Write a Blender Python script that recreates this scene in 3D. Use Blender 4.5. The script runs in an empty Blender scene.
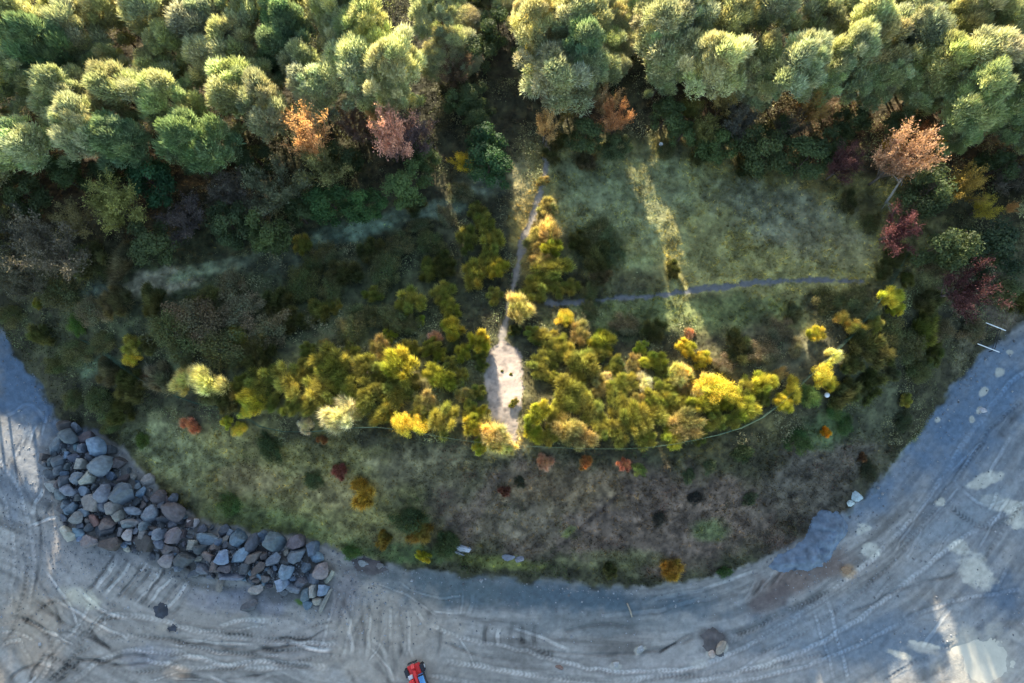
import bpy, bmesh, math, random
import numpy as np
from mathutils import Vector, Matrix, Euler
random.seed(7); rng = np.random.default_rng(7)
SC = bpy.context.scene
COL = SC.collection
R = math.radians

# ------------------------------------------------------------------ camera
W, H, F = 1024, 683, 683.0
TILT = R(9.0); CAMZ = 96.0
cam = bpy.data.cameras.new('camera'); cam.lens = 24.0; cam.sensor_width = 36.0
cam.clip_start = 1.0; cam.clip_end = 4000
co = bpy.data.objects.new('camera', cam); COL.objects.link(co)
co.location = (0, 0, CAMZ); co.rotation_euler = (TILT, 0, 0); SC.camera = co
ct, st = math.cos(TILT), math.sin(TILT)

def unproj(px, py, z):
    px, py, z = np.asarray(px, float), np.asarray(py, float), np.asarray(z, float)
    x = (px-W/2)/F; y = -(py-H/2)/F
    dx = x; dy = y*ct+st; dz = y*st-ct
    t = (z-CAMZ)/dz
    return dx*t, dy*t
def proj(x, y, z):
    z = z-CAMZ
    yc = y*ct+z*st; zc = -y*st+z*ct
    return W/2+F*x/(-zc), H/2-F*yc/(-zc)

# ------------------------------------------------------------------ noise
def hsh(ix, iy, seed):
    h = (ix.astype(np.int64)*374761393+iy.astype(np.int64)*668265263+seed*974634777) & 0xffffffff
    h = ((h ^ (h >> 13))*1274126177) & 0xffffffff
    return ((h ^ (h >> 16)) & 0xffff)/65535.0
def vn(x, y, s, seed=0):
    x = np.asarray(x, float)/s+1000; y = np.asarray(y, float)/s+1000
    ix = np.floor(x); iy = np.floor(y); fx = x-ix; fy = y-iy
    fx = fx*fx*(3-2*fx); fy = fy*fy*(3-2*fy)
    a = hsh(ix, iy, seed); b = hsh(ix+1, iy, seed); c = hsh(ix, iy+1, seed); d = hsh(ix+1, iy+1, seed)
    return (a*(1-fx)+b*fx)*(1-fy)+(c*(1-fx)+d*fx)*fy
def fbm(x, y, s, seed=0, o=4):
    r = 0; a = 1; t = 0
    for k in range(o):
        r = r+a*vn(x, y, s/2**k, seed+k*17); t += a; a *= .55
    return r/t
def sst(a, b, x):
    t = np.clip((x-a)/(b-a), 0, 1); return t*t*(3-2*t)

# ------------------------------------------------------------------ terrain
toe_px = [(0,331),(14,350),(34,372),(47,398),(60,418),(95,432),(128,452),(150,478),(182,510),(214,526),(262,531),(315,540),(350,556),(400,566),(450,574),(520,580),(580,586),(660,588),(720,578),(775,555),(812,532),(850,510),(885,478),(918,438),(950,392),(985,350),(1005,332),(1024,322)]
tx, ty = unproj([p[0] for p in toe_px], [p[1] for p in toe_px], 0.0)
toe = [(-600, 900), (-260, 60), (-110, 24), (-86, 20)]+list(zip(tx, ty))+[(90, 19.5), (112, 30), (260, 70), (600, 900)]
toe = np.array(toe)
def sdist(x, y, poly=toe):
    x = np.asarray(x, float); y = np.asarray(y, float)
    d = np.full(x.shape, 1e9); ins = np.zeros(x.shape, bool); n = len(poly)
    for i in range(n):
        ax, ay = poly[i]; bx, by = poly[(i+1) % n]
        ex, ey = bx-ax, by-ay; L = ex*ex+ey*ey
        t = np.clip(((x-ax)*ex+(y-ay)*ey)/L, 0, 1)
        d = np.minimum(d, (x-ax-t*ex)**2+(y-ay-t*ey)**2)
        c = (ay > y) != (by > y)
        with np.errstate(divide='ignore', invalid='ignore'):
            xi = ax+(y-ay)*ex/(ey if ey != 0 else 1e-9)
        ins ^= c & (x < xi)
    d = np.sqrt(d)
    return np.where(ins, d, -d)
CREST = 9.0
def height(x, y, d=None):
    x = np.asarray(x, float); y = np.asarray(y, float)
    if d is None: d = sdist(x, y)
    wob = (vn(x, y, 9, 5)-.5)*2.5
    w = 17.0
    bank = CREST*np.clip((d+wob*sst(0, 6, d))/w, 0, 1)**1.15
    bank = np.where(d > 0, bank, 0)
    back = -3.6*sst(w, w+24, d)
    z = bank+back+(fbm(x, y, 6, 11, 3)-.5)*.9*sst(1, 8, d)
    z = z+(fbm(x, y, 14, 3, 3)-.5)*.35*sst(0, 5, -d)
    return z
def ground(px, py, up=0.0):
    """the point of the terrain seen at a pixel; up = height above the terrain of the thing's visible centre"""
    z = np.full(np.shape(px), 6.0, float)
    for _ in range(14):
        x, y = unproj(px, py, z+up)
        z = .4*z+.6*height(x, y)
    return x, y, height(x, y)

# ------------------------------------------------------------------ materials
def newmat(name):
    m = bpy.data.materials.new(name); m.use_nodes = True
    nt = m.node_tree; nt.nodes.clear()
    out = nt.nodes.new('ShaderNodeOutputMaterial')
    return m, nt, out
def N(nt, t, **k):
    n = nt.nodes.new(t)
    for a, b in k.items(): setattr(n, a, b)
    return n
def mixcol(nt, fac, a, b, mode='MIX'):
    m = N(nt, 'ShaderNodeMix', data_type='RGBA', blend_type=mode)
    for s, v in ((0, fac), (6, a), (7, b)):
        if hasattr(v, 'links') or hasattr(v, 'is_linked'): nt.links.new(v, m.inputs[s])
        else: m.inputs[s].default_value = v
    return m.outputs[2]
def foliage_mat(name, src='object', trans=.35, rough=.6):
    m, nt, out = newmat(name)
    if src == 'object':
        oi = N(nt, 'ShaderNodeObjectInfo'); at = N(nt, 'ShaderNodeAttribute', attribute_name='Var')
        c = mixcol(nt, 1.0, oi.outputs['Color'], at.outputs['Color'], 'MULTIPLY')
    else:
        at = N(nt, 'ShaderNodeAttribute', attribute_name='Col'); c = at.outputs['Color']
    p = N(nt, 'ShaderNodeBsdfPrincipled'); p.inputs['Roughness'].default_value = rough
    p.inputs['Specular IOR Level'].default_value = .25
    t = N(nt, 'ShaderNodeBsdfTranslucent')
    warm = mixcol(nt, 1.0, c, (1.15, 1.1, .7, 1), 'MULTIPLY')
    nt.links.new(c, p.inputs['Base Color']); nt.links.new(warm, t.inputs['Color'])
    mx = N(nt, 'ShaderNodeMixShader'); mx.inputs[0].default_value = trans
    nt.links.new(p.outputs[0], mx.inputs[1]); nt.links.new(t.outputs[0], mx.inputs[2])
    nt.links.new(mx.outputs[0], out.inputs[0])
    return m
M_LEAF = foliage_mat('leaf', trans=.45); M_NEEDLE = foliage_mat('needle', trans=.42); M_GRASS = foliage_mat('grass_blades', 'Col', .3)
def surf_mat(name, base=None, rough=.85, bump=.0, bscale=3.0, attr=None, var=.25, nscale=2.0, metal=0, spec=.3, objcol=False, detail=8):
    m, nt, out = newmat(name)
    p = N(nt, 'ShaderNodeBsdfPrincipled'); p.inputs['Roughness'].default_value = rough
    p.inputs['Metallic'].default_value = metal; p.inputs['Specular IOR Level'].default_value = spec
    tc = N(nt, 'ShaderNodeTexCoord')
    no = N(nt, 'ShaderNodeTexNoise'); no.inputs['Scale'].default_value = nscale; no.inputs['Detail'].default_value = detail
    no.inputs['Roughness'].default_value = .65
    nt.links.new(tc.outputs['Object'], no.inputs['Vector'])
    mr = N(nt, 'ShaderNodeMapRange'); mr.inputs[1].default_value = .25; mr.inputs[2].default_value = .75
    mr.inputs[3].default_value = 1-var; mr.inputs[4].default_value = 1+var
    nt.links.new(no.outputs['Fac'], mr.inputs[0])
    if attr:
        c = N(nt, 'ShaderNodeAttribute', attribute_name=attr).outputs['Color']
    elif objcol: c = N(nt, 'ShaderNodeObjectInfo').outputs['Color']
    else:
        g = N(nt, 'ShaderNodeRGB'); g.outputs[0].default_value = (*base, 1); c = g.outputs[0]
    cb = N(nt, 'ShaderNodeCombineColor')
    for i in range(3): nt.links.new(mr.outputs[0], cb.inputs[i])
    c = mixcol(nt, 1.0, c, cb.outputs[0], 'MULTIPLY')
    nt.links.new(c, p.inputs['Base Color'])
    if bump:
        n2 = N(nt, 'ShaderNodeTexNoise'); n2.inputs['Scale'].default_value = bscale; n2.inputs['Detail'].default_value = 10
        nt.links.new(tc.outputs['Object'], n2.inputs['Vector'])
        b = N(nt, 'ShaderNodeBump'); b.inputs['Strength'].default_value = 1.0; b.inputs['Distance'].default_value = bump
        nt.links.new(n2.outputs['Fac'], b.inputs['Height']); nt.links.new(b.outputs[0], p.inputs['Normal'])
    nt.links.new(p.outputs[0], out.inputs[0])
    return m
M_GROUND = surf_mat('soil_and_turf', attr='Col', bump=.12, bscale=2.5, var=.35, nscale=1.3)
M_FLOOR = surf_mat('crushed_stone', attr='Col', bump=.05, bscale=3.5, var=.16, nscale=1.6, rough=.9)
M_PATH = surf_mat('trodden_path', attr='Col', bump=.04, bscale=4, var=.14, nscale=2.5, rough=.9)
M_ROCK = surf_mat('boulder_stone', objcol=True, bump=.09, bscale=2.6, var=.45, nscale=1.7, rough=.8)
M_BARK = surf_mat('bark', (.085, .06, .045), bump=.03, bscale=9)
M_PALEBARK = surf_mat('pale_bark', (.42, .40, .36), bump=.01, bscale=9)
M_TWIG = surf_mat('twig', (.16, .13, .11), rough=.8)
M_WATER = surf_mat('milky_water', (.54, .50, .39), rough=.2, var=.16, nscale=.45, spec=.5)
M_MESH = surf_mat('green_wire', (.03, .08, .055), rough=.6, var=.1)
M_RAIL = surf_mat('galvanised_rail', (.5, .5, .47), rough=.4, var=.1, metal=.3)
M_WHITE = surf_mat('white_plastic', (.82, .82, .8), rough=.5, var=.03)
M_RED = surf_mat('red_paint', (.62, .035, .03), rough=.35, var=.1, nscale=5, spec=.5)
M_TYRE = surf_mat('tyre_rubber', (.02, .02, .022), rough=.85, var=.3)
M_DARK = surf_mat('black_steel', (.03, .03, .035), rough=.5)
M_RIM = surf_mat('pale_rim', (.55, .56, .58), rough=.45)
M_GLASS = surf_mat('painted_sky_glass', (.06, .20, .42), rough=.05, var=.02, spec=.9)  # blue of the reflected sky is put into the base colour
M_STRAW = surf_mat('weathered_wood', (.34, .29, .22), rough=.9, bump=.01, bscale=20)

# ------------------------------------------------------------------ object helpers
def mesh_from(name, V, Fs, mat, col=None, colname='Var', smooth=False):
    me = bpy.data.meshes.new(name)
    V = np.asarray(V, np.float32).reshape(-1, 3); Fs = np.asarray(Fs, np.int32)
    k = Fs.shape[1]; nf = len(Fs)
    me.vertices.add(len(V)); me.vertices.foreach_set('co', V.ravel())
    me.loops.add(nf*k); me.loops.foreach_set('vertex_index', Fs.ravel())
    me.polygons.add(nf); me.polygons.foreach_set('loop_start', np.arange(0, nf*k, k, dtype=np.int32))
    me.update(calc_edges=True); me.validate()
    me.polygons.foreach_set('use_smooth', np.full(len(me.polygons), smooth))
    if col is not None:
        a = me.color_attributes.new(colname, 'FLOAT_COLOR', 'POINT')
        c = np.ones((len(V), 4), np.float32); c[:, :3] = col
        a.data.foreach_set('color', c.ravel())
    me.materials.append(mat)
    return me
def link(name, me, parent=None, col=None):
    o = bpy.data.objects.new(name, me); COL.objects.link(o)
    if parent is not None: o.parent = parent
    if col is not None: o.color = (*col, 1)
    return o
def empty(name, loc=(0, 0, 0), rz=0):
    o = bpy.data.objects.new(name, None); COL.objects.link(o); o.location = loc; o.rotation_euler = (0, 0, rz)
    o.empty_display_size = .3
    return o
def tag(o, label=None, cat=None, group=None, kind=None):
    if label: o['label'] = label
    if cat: o['category'] = cat
    if group: o['group'] = group
    if kind: o['kind'] = kind
    return o
def tube_data(pts, rad, sides=6):
    """tapered tube through pts; returns verts, quads"""
    pts = np.asarray(pts, float); n = len(pts); rad = np.broadcast_to(np.asarray(rad, float), (n,))
    V = []; Q = []
    for i in range(n):
        d = pts[min(i+1, n-1)]-pts[max(i-1, 0)]; d = d/(np.linalg.norm(d)+1e-9)
        a = np.cross(d, (0.31, .95, .05)); a /= np.linalg.norm(a)+1e-9; b = np.cross(d, a)
        for k in range(sides):
            t = 2*math.pi*k/sides
            V.append(pts[i]+rad[i]*(a*math.cos(t)+b*math.sin(t)))
    for i in range(n-1):
        for k in range(sides):
            k2 = (k+1) % sides
            Q.append((i*sides+k, i*sides+k2, (i+1)*sides+k2, (i+1)*sides+k))
    # caps as degenerate-free quads
    for base in (0, (n-1)*sides):
        c = len(V); V.append(pts[0 if base == 0 else n-1])
        for k in range(0, sides, 2):
            q = (c, base+k, base+(k+1) % sides, base+(k+2) % sides)
            Q.append(q if base else q[::-1])
    return np.array(V), np.array(Q)
class MB:
    def __init__(s): s.V = []; s.Q = []; s.n = 0
    def add(s, V, Q):
        s.V.append(np.asarray(V, float)); s.Q.append(np.asarray(Q)+s.n); s.n += len(V)
    def tube(s, pts, rad, sides=6): s.add(*tube_data(pts, rad, sides)); return s
    def box(s, c, size, rot=None, bev=.0, taper=1.0):
        bm = bmesh.new(); bmesh.ops.create_cube(bm, size=1)
        for v in bm.verts:
            k = taper if v.co.z > 0 else 1
            v.co = Vector((v.co.x*size[0]*k, v.co.y*size[1]*k, v.co.z*size[2]))
        if bev: bmesh.ops.bevel(bm, geom=bm.edges[:], offset=bev, segments=2, affect='EDGES', profile=.6)
        M = Matrix.Translation(c) @ (rot.to_matrix().to_4x4() if rot else Matrix())
        bm.transform(M); bm.verts.index_update()
        bmesh.ops.triangulate(bm, faces=bm.faces[:])
        V = [v.co[:] for v in bm.verts]; Q = [[v.index for v in f.verts]+[f.verts[0].index] for f in bm.faces]
        bm.free(); s.T = getattr(s, 'T', [])
        s.V.append(np.array(V)); s.T.append(np.array([q[:3] for q in Q])+s.n); s.n += len(V); return s
    def mesh(s, name, mat, smooth=False):
        faces = []
        for q in s.Q: faces += [tuple(int(i) for i in f) for f in q]
        for t in getattr(s, 'T', []): faces += [tuple(int(i) for i in f) for f in t]
        me = bpy.data.meshes.new(name); me.from_pydata(np.concatenate(s.V).tolist(), [], faces); me.validate(); me.materials.append(mat)
        me.polygons.foreach_set('use_smooth', [smooth]*len(me.polygons))
        return me
    def build(s, name, mat, parent=None, smooth=False): return link(name, s.mesh(name, mat, smooth), parent)

def blades(C, D, L, Wd, var):
    """triangles: root C, direction D, length L, width Wd; var = brightness per blade (n,) or colour (n,3)"""
    n = len(C); D = D/(np.linalg.norm(D, axis=1, keepdims=True)+1e-9)
    r = rng.normal(size=(n, 3)); S = np.cross(D, r); S /= np.linalg.norm(S, axis=1, keepdims=True)+1e-9
    L = np.broadcast_to(L, (n,))[:, None]; Wd = np.broadcast_to(Wd, (n,))[:, None]
    V = np.empty((n, 3, 3)); V[:, 0] = C-S*Wd*.5; V[:, 1] = C+S*Wd*.5; V[:, 2] = C+D*L
    var = np.asarray(var, float)
    if var.ndim == 1: var = np.repeat(var[:, None], 3, 1)
    return V.reshape(-1, 3), np.arange(n*3).reshape(n, 3), np.repeat(var, 3, 0)
def leaves(C, D, size, var):
    """diamond leaves centred on C with normal near D"""
    n = len(C); D = D/(np.linalg.norm(D, axis=1, keepdims=True)+1e-9)
    r = rng.normal(size=(n, 3)); S = np.cross(D, r); S /= np.linalg.norm(S, axis=1, keepdims=True)+1e-9; T = np.cross(D, S)
    size = np.broadcast_to(size, (n,))[:, None]
    V = np.empty((n, 4, 3)); V[:, 0] = C-T*size; V[:, 1] = C+S*size*.6; V[:, 2] = C+T*size; V[:, 3] = C-S*size*.6
    q = np.arange(n*4).reshape(n, 4)
    F3 = np.concatenate([q[:, [0, 1, 2]], q[:, [0, 2, 3]]])
    var = np.asarray(var, float)
    if var.ndim == 1: var = np.repeat(var[:, None], 3, 1)
    return V.reshape(-1, 3), F3, np.repeat(var, 4, 0)
def join(parts):
    V = []; Fc = []; C = []; n = 0
    for v, f, c in parts:
        V.append(v); Fc.append(f+n); C.append(c); n += len(v)
    return np.concatenate(V), np.concatenate(Fc), np.concatenate(C)
def unit(n):
    v = rng.normal(size=(n, 3)); return v/np.linalg.norm(v, axis=1, keepdims=True)

# ------------------------------------------------------------------ ground colours (albedo)
def blob(c, X, Y, bx, by, rx, ry, col, a=1.0, rot=0, soft=.6, seed=1, ns=14):
    ns = min(ns, max(3.5, (rx+ry)/2.2)) if ns == 14 else ns
    cr, sr = math.cos(R(rot)), math.sin(R(rot))
    msk = (abs(X-bx) < (rx+ry)*1.5) & (abs(Y-by) < (rx+ry)*1.5)
    x = X[msk]-bx; y = Y[msk]-by
    u = (x*cr+y*sr)/rx; v = (-x*sr+y*cr)/ry
    r = np.sqrt(u*u+v*v)+(fbm(X[msk], Y[msk], ns, seed, 4)-.5)*.9
    k = (a*(1-sst(1-soft, 1+soft*.2, r)))[:, None]
    c[msk] = c[msk]*(1-k)+np.array(col)*k
G_SHADE = (.05, .062, .03)
def inner_colour(X, Y):
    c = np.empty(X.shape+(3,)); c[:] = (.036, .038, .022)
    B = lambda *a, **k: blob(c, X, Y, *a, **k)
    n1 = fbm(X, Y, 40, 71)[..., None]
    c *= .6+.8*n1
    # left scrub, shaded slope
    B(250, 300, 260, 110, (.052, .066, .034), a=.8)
    B(155, 283, 50, 16, (.20, .20, .15), rot=-12, seed=4); B(215, 268, 70, 8, (.16, .20, .13), rot=-14, seed=5)
    B(90, 290, 40, 9, (.09, .12, .10), a=.7, seed=6)
    B(360, 228, 80, 13, (.11, .16, .12), rot=-12, seed=7); B(430, 210, 45, 12, (.12, .16, .12), rot=-8, seed=8)
    B(340, 205, 38, 14, (.06, .10, .035), seed=9); B(480, 185, 30, 14, (.14, .17, .13), seed=3)
    B(270, 262, 60, 16, (.07, .085, .06), a=.8, seed=12)
    B(95, 365, 25, 14, (.10, .15, .10), a=.7, seed=13)
    # meadow
    B(725, 228, 222, 92, (.175, .18, .08), soft=.35, rot=8, seed=14, ns=30)
    B(620, 195, 95, 55, (.15, .175, .10), a=.9, seed=15)
    B(790, 215, 90, 40, (.15, .165, .12), rot=12, a=.85, seed=16)
    B(830, 245, 60, 26, (.15, .15, .09), a=.6, seed=17)
    B(680, 315, 150, 28, (.085, .115, .05), rot=-3, a=.85, seed=18)
    B(640, 262, 26, 14, (.12, .16, .08), a=.5, seed=19)
    B(780, 350, 70, 28, (.08, .085, .055), a=.8, seed=20)
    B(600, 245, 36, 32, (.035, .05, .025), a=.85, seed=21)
    B(535, 225, 30, 70, (.20, .17, .06), a=.85, seed=22)  # tan dry grass, its gold also painting the sunlit streak
    B(520, 180, 18, 30, (.20, .20, .12), a=.6, seed=23)
    # ground of the sunlit scrub
    B(380, 390, 160, 55, (.09, .09, .035), a=.8, seed=25)
    B(650, 400, 150, 60, (.10, .095, .04), a=.8, seed=26)
    B(505, 440, 40, 25, (.30, .27, .13), a=.8, seed=27)
    # bank: green-grey grass to the left, brown heath to the right
    B(290, 490, 190, 62, (.13, .128, .058), rot=14, soft=.4, seed=28, ns=24)
    B(170, 450, 60, 36, (.13, .145, .08), rot=30, seed=29)
    B(330, 490, 60, 22, (.15, .125, .07), a=.5, seed=30); B(250, 480, 40, 20, (.145, .12, .07), a=.6, seed=31)
    B(280, 525, 90, 18, (.095, .125, .05), rot=12, a=.7, seed=32)
    B(430, 470, 70, 28, (.12, .115, .075), a=.8, seed=33)
    B(640, 515, 230, 62, (.088, .070, .062), soft=.45, seed=34, ns=26)
    B(560, 490, 80, 30, (.125, .10, .065), a=.8, seed=35)
    B(520, 520, 60, 40, (.11, .10, .075), a=.6, seed=36)
    B(820, 470, 80, 45, (.062, .058, .052), rot=-35, seed=37)
    B(870, 400, 50, 50, (.045, .055, .035), rot=-45, a=.8, seed=38)
    B(710, 530, 24, 14, (.075, .11, .045), seed=39, a=.7); B(570, 533, 12, 8, (.09, .12, .04), seed=40, a=.7)
    B(830, 430, 30, 22, (.05, .085, .035), a=.7, seed=41); B(610, 560, 60, 12, (.11, .12, .06), a=.6, seed=42)
    B(850, 520, 34, 7, (.10, .16, .04), rot=-42, seed=43); B(905, 455, 50, 6, (.08, .11, .04), rot=-52, a=.7, seed=44)
    B(500, 562, 50, 9, (.11, .13, .04), rot=6, a=.8, seed=45)
    B(400, 552, 60, 12, (.045, .075, .03), rot=6, a=.8, seed=46)
    # diagonal dark furrow on the bank
    B(585, 525, 70, 3.5, (.045, .036, .034), rot=-42, a=.8, seed=47)
    B(1000, 315, 26, 22, (.12, .10, .085), a=.7, seed=48); B(965, 350, 12, 30, (.12, .12, .09), rot=25, a=.6, seed=49)
    # forest floor litter
    for (x, y, r, q) in ((600,110,22,.8),(690,110,30,.6),(450,70,22,.6),(930,140,60,.6),(820,120,40,.6),(60,80,80,.3),(200,70,70,.3),(120,175,90,.4)):
        B(x, y, r*1.5, r, (.07, .046, .03), a=q, seed=int(x))
    B(490, 20, 40, 90, (.022, .022, .014), seed=95); B(600, 40, 30, 60, (.025, .025, .016), seed=96); B(450, 90, 60, 30, (.03, .034, .02), seed=97)  # gaps in the wood darkened in colour to hold their shade
    c *= (.7+.6*sst(.3, .7, fbm(X, Y, 11, 93, 3)))[..., None]
    n2 = fbm(X, Y, 5, 91)[..., None]; n3 = .62+1.3*n2; n4 = .62+1.3*sst(.1, .9, n2)
    mk = (1-sst(.7, 1.15, ((X-700)/210)**2+((Y-230)/100)**2))[..., None]
    c *= n3*mk+n4*(1-mk)
    return c*np.array([1.15, 1.03, .84])

floor_marks = []   # (points, width px, tint, depth m, tread)
def T(pts, w=3, tint=.3, dep=.05, tread=0): floor_marks.append((pts, w, tint, dep, tread))
def floor_colour(X, Y, s_, d_):
    c = np.empty(X.shape+(3,)); c[:] = (.255, .238, .208)
    streak = fbm(s_*6, d_*38, 30, 201, 4)[..., None]
    mott = fbm(X, Y, 26, 203, 5)[..., None]
    c *= .50+.62*sst(.25, .75, streak)+.42*mott
    B = lambda *a, **k: blob(c, X, Y, *a, **k)
    B(40, 380, 90, 60, (.10, .145, .20), rot=40, seed=50); B(20, 470, 50, 60, (.16, .19, .22), a=.6, seed=51)  # blue skylight painted into the gravel at far left
    B(95, 550, 80, 20, (.19, .18, .18), a=.5, seed=52)
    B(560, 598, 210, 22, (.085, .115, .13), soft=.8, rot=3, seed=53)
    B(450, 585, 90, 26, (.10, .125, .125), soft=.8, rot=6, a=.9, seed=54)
    B(600, 625, 110, 14, (.17, .18, .17), a=.7, seed=55)
    B(385, 640, 85, 60, (.36, .31, .245), a=1.0, seed=56); B(340, 595, 30, 30, (.20, .18, .17), a=.7, seed=57)
    B(430, 660, 90, 26, (.30, .28, .24), a=.6, seed=58)
    B(240, 600, 70, 16, (.175, .185, .215), a=.8, seed=59); B(145, 655, 30, 14, (.15, .19, .26), a=.7, seed=60)
    B(80, 598, 26, 12, (.52, .47, .34), rot=18, a=.9, seed=61, soft=.4); B(40, 660, 30, 26, (.46, .34, .23), a=.6, seed=62)  # pale patch, then a warm sunlit spot painted into the floor colour
    B(178, 672, 16, 10, (.55, .38, .24), a=.7, seed=63); B(96, 625, 22, 8, (.42, .34, .25), rot=40, a=.6, seed=64)  # warm spots of sunlight painted into the floor colour
    B(162, 628, 8, 6, (.42, .36, .27), seed=65)
    B(162, 612, 7, 8, (.035, .04, .05), seed=66, soft=.3); B(172, 629, 6, 4.5, (.035, .04, .05), seed=67, soft=.3)
    B(150, 640, 200, 60, (.32, .285, .235), a=.6, soft=.9, seed=141); B(60, 560, 60, 50, (.27, .255, .235), a=.6, seed=142); B(300, 640, 60, 22, (.29, .265, .235), a=.6, seed=143); B(30, 620, 40, 40, (.42, .33, .23), a=.6, seed=144)
    B(980, 470, 110, 150, (.16, .195, .225), a=.6, soft=.95, seed=170); B(820, 640, 160, 60, (.17, .20, .215), a=.5, soft=.95, seed=171)
    # right: wet gravel with the sky's blue light painted in, and pale dried mud
    B(950, 430, 90, 60, (.115, .17, .23), rot=-50, a=.9, seed=68, soft=.95); B(1010, 380, 60, 50, (.12, .18, .245), a=.9, seed=69, soft=.95)
    B(870, 500, 50, 26, (.125, .175, .225), rot=-45, a=.85, seed=70, soft=.9); B(880, 640, 150, 40, (.135, .175, .21), a=.85, seed=71, soft=.9)
    B(1005, 600, 50, 34, (.085, .125, .17), a=.85, seed=72, soft=.95)
    B(800, 575, 62, 20, (.17, .125, .10), rot=-22, a=.85, seed=73); B(770, 600, 30, 14, (.12, .095, .085), rot=-25, a=.8, seed=74)
    B(848, 572, 10, 8, (.36, .25, .15), seed=75); B(715, 638, 18, 14, (.085, .075, .07), a=.9, seed=76)
    for (x, y, a, b, r) in ((863,529,9,6,-10),(872,551,11,9,20),(975,570,24,16,50),(960,548,12,8,0),(1005,505,28,9,15),(985,480,20,8,-20),(1018,520,14,9,0),(1016,526,5,5,0),(938,420,3,3,0),(940,502,6,5,0),(700,664,10,6,0),(768,665,14,7,0),(900,655,14,4,20),(925,645,18,3,12),(722,648,6,8,40),(710,654,5,4,0),(640,651,7,5,-30),(616,666,7,4,10),(1010,352,4,3,0),(1000,372,6,5,-30),(984,392,7,4,-50),(980,410,4,4,0),(972,420,3,4,0)):
        B(x, y, a, b, (.50, .47, .38), rot=r, a=.9, soft=.35, seed=int(x), ns=6)
    B(870, 600, 130, 22, (.27, .285, .28), rot=-28, a=.55, seed=77); B(950, 620, 60, 14, (.27, .28, .27), rot=-10, a=.5, seed=78)
    B(960, 520, 70, 16, (.22, .25, .26), rot=-30, a=.6, seed=79); B(720, 668, 170, 20, (.34, .32, .29), a=.7, seed=80)
    B(370, 567, 22, 12, (.085, .07, .068), a=.9, rot=10, seed=81)
    n2 = fbm(X, Y, 4, 291)[..., None]; c *= .72+.56*n2
    B(980, 662, 44, 40, (.40, .375, .31), a=.9, seed=151, soft=.5, ns=9); B(926, 650, 20, 5, (.45, .42, .35), a=.8, rot=14, seed=152, ns=6); B(945, 628, 16, 4, (.38, .36, .31), a=.7, rot=-20, seed=153, ns=6); B(1015, 636, 12, 5, (.4, .38, .33), a=.7, rot=30, seed=154, ns=6)
    # under the boulders: crushed rubble, painted darker for the shade in the gaps
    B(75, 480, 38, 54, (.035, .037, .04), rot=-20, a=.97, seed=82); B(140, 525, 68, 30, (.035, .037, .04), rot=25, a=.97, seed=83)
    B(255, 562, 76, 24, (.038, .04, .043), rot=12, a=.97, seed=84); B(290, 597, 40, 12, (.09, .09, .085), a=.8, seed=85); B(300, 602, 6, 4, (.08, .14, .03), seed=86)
    return c
# tyre tracks, from the photograph
T([(-5,455),(18,490),(30,530),(33,570),(26,612)],4,.16,.06,1); T([(-5,480),(10,520),(14,560),(8,610)],4,.16,.06,1)
T([(0,500),(22,545),(24,590),(10,640)],3,-.3,.07,1); T([(10,455),(38,520),(40,560),(34,600)],3,-.28,.07,0)
T([(30,683),(60,640),(100,618),(150,618),(200,632),(260,640),(340,645)],5,.22,.06,1)
T([(50,683),(80,652),(115,636),(160,638),(210,650),(262,655)],4,-.3,.06,1)
T([(70,683),(98,662),(130,650),(175,652),(230,666),(300,668)],5,.2,.05,1)
T([(0,625),(25,618),(50,640),(52,683)],4,-.3,.07,1); T([(0,645),(18,640),(30,665),(26,683)],4,.2,.05,1)
T([(35,575),(55,610),(62,650)],3,-.25,.06,0); T([(45,570),(66,600),(78,628)],3,.3,.05,0)
T([(92,600),(78,625),(58,650),(38,683)],4,.2,.05,1); T([(118,600),(95,625),(72,655),(62,683)],4,-.25,.06,1)
T([(40,590),(80,615),(130,640)],3,.25,.05,0); T([(35,605),(75,628),(120,652)],3,-.25,.05,0)
T([(44,485),(30,520)],4,.4,.05,0); T([(55,500),(34,530)],3,-.25,.06,0); T([(60,515),(28,528)],3,.35,.05,0)
for k in range(13):
    x0 = 98+k*6.8+rng.uniform(-2.5, 2.5); y0 = 560+k*2.4+rng.uniform(-3, 3); j = rng.uniform(-4, 6)
    T([(x0+16+j*.4, y0-9-j*.5), (x0+4, y0+9), (x0-12-j*.4, y0+27+j)], rng.uniform(2.2, 4.2), .26 if k % 2 else -.3, .06, 0)
T([(140,660),(200,668),(260,662),(330,668)],5,.28,.05,1); T([(150,636),(230,648),(300,652)],3,-.22,.05,0)
T([(180,640),(260,645),(330,640)],3,.2,.04,0)
for k in range(9):
    T([(336+k*9, 585+k*3), (330+k*10, 615+k*4), (318+k*12, 660)], 3, -.16 if k % 2 else .14, .04, 0)
T([(395,580),(430,597),(465,597)],2.2,.28,.03,0); T([(430,612),(455,614),(468,612)],2.2,.25,.03,0); T([(370,582),(410,598),(440,618)],2,.15,.03,0)
T([(430,625),(470,640),(520,650),(560,662),(620,672),(700,668)],4,.25,.05,1); T([(440,660),(490,668),(540,676),(600,683)],5,.28,.05,1)
T([(440,640),(480,655),(520,662)],3,-.25,.05,0); T([(425,675),(480,683)],4,.2,.04,1)
for x in (486, 500, 512, 524, 536): T([(x, 622), (x-2, 636), (x-1, 648)], 4, -.38 if x != 500 else .3, .06, 0)
T([(515,636),(540,650),(556,658)],6,-.35,.08,1); T([(512,628),(545,640),(570,650)],3,.25,.04,0)
T([(600,683),(680,672),(760,640),(820,600),(870,560),(920,510),(960,450),(1005,390),(1030,370)],5,.20,.05,1)
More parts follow.
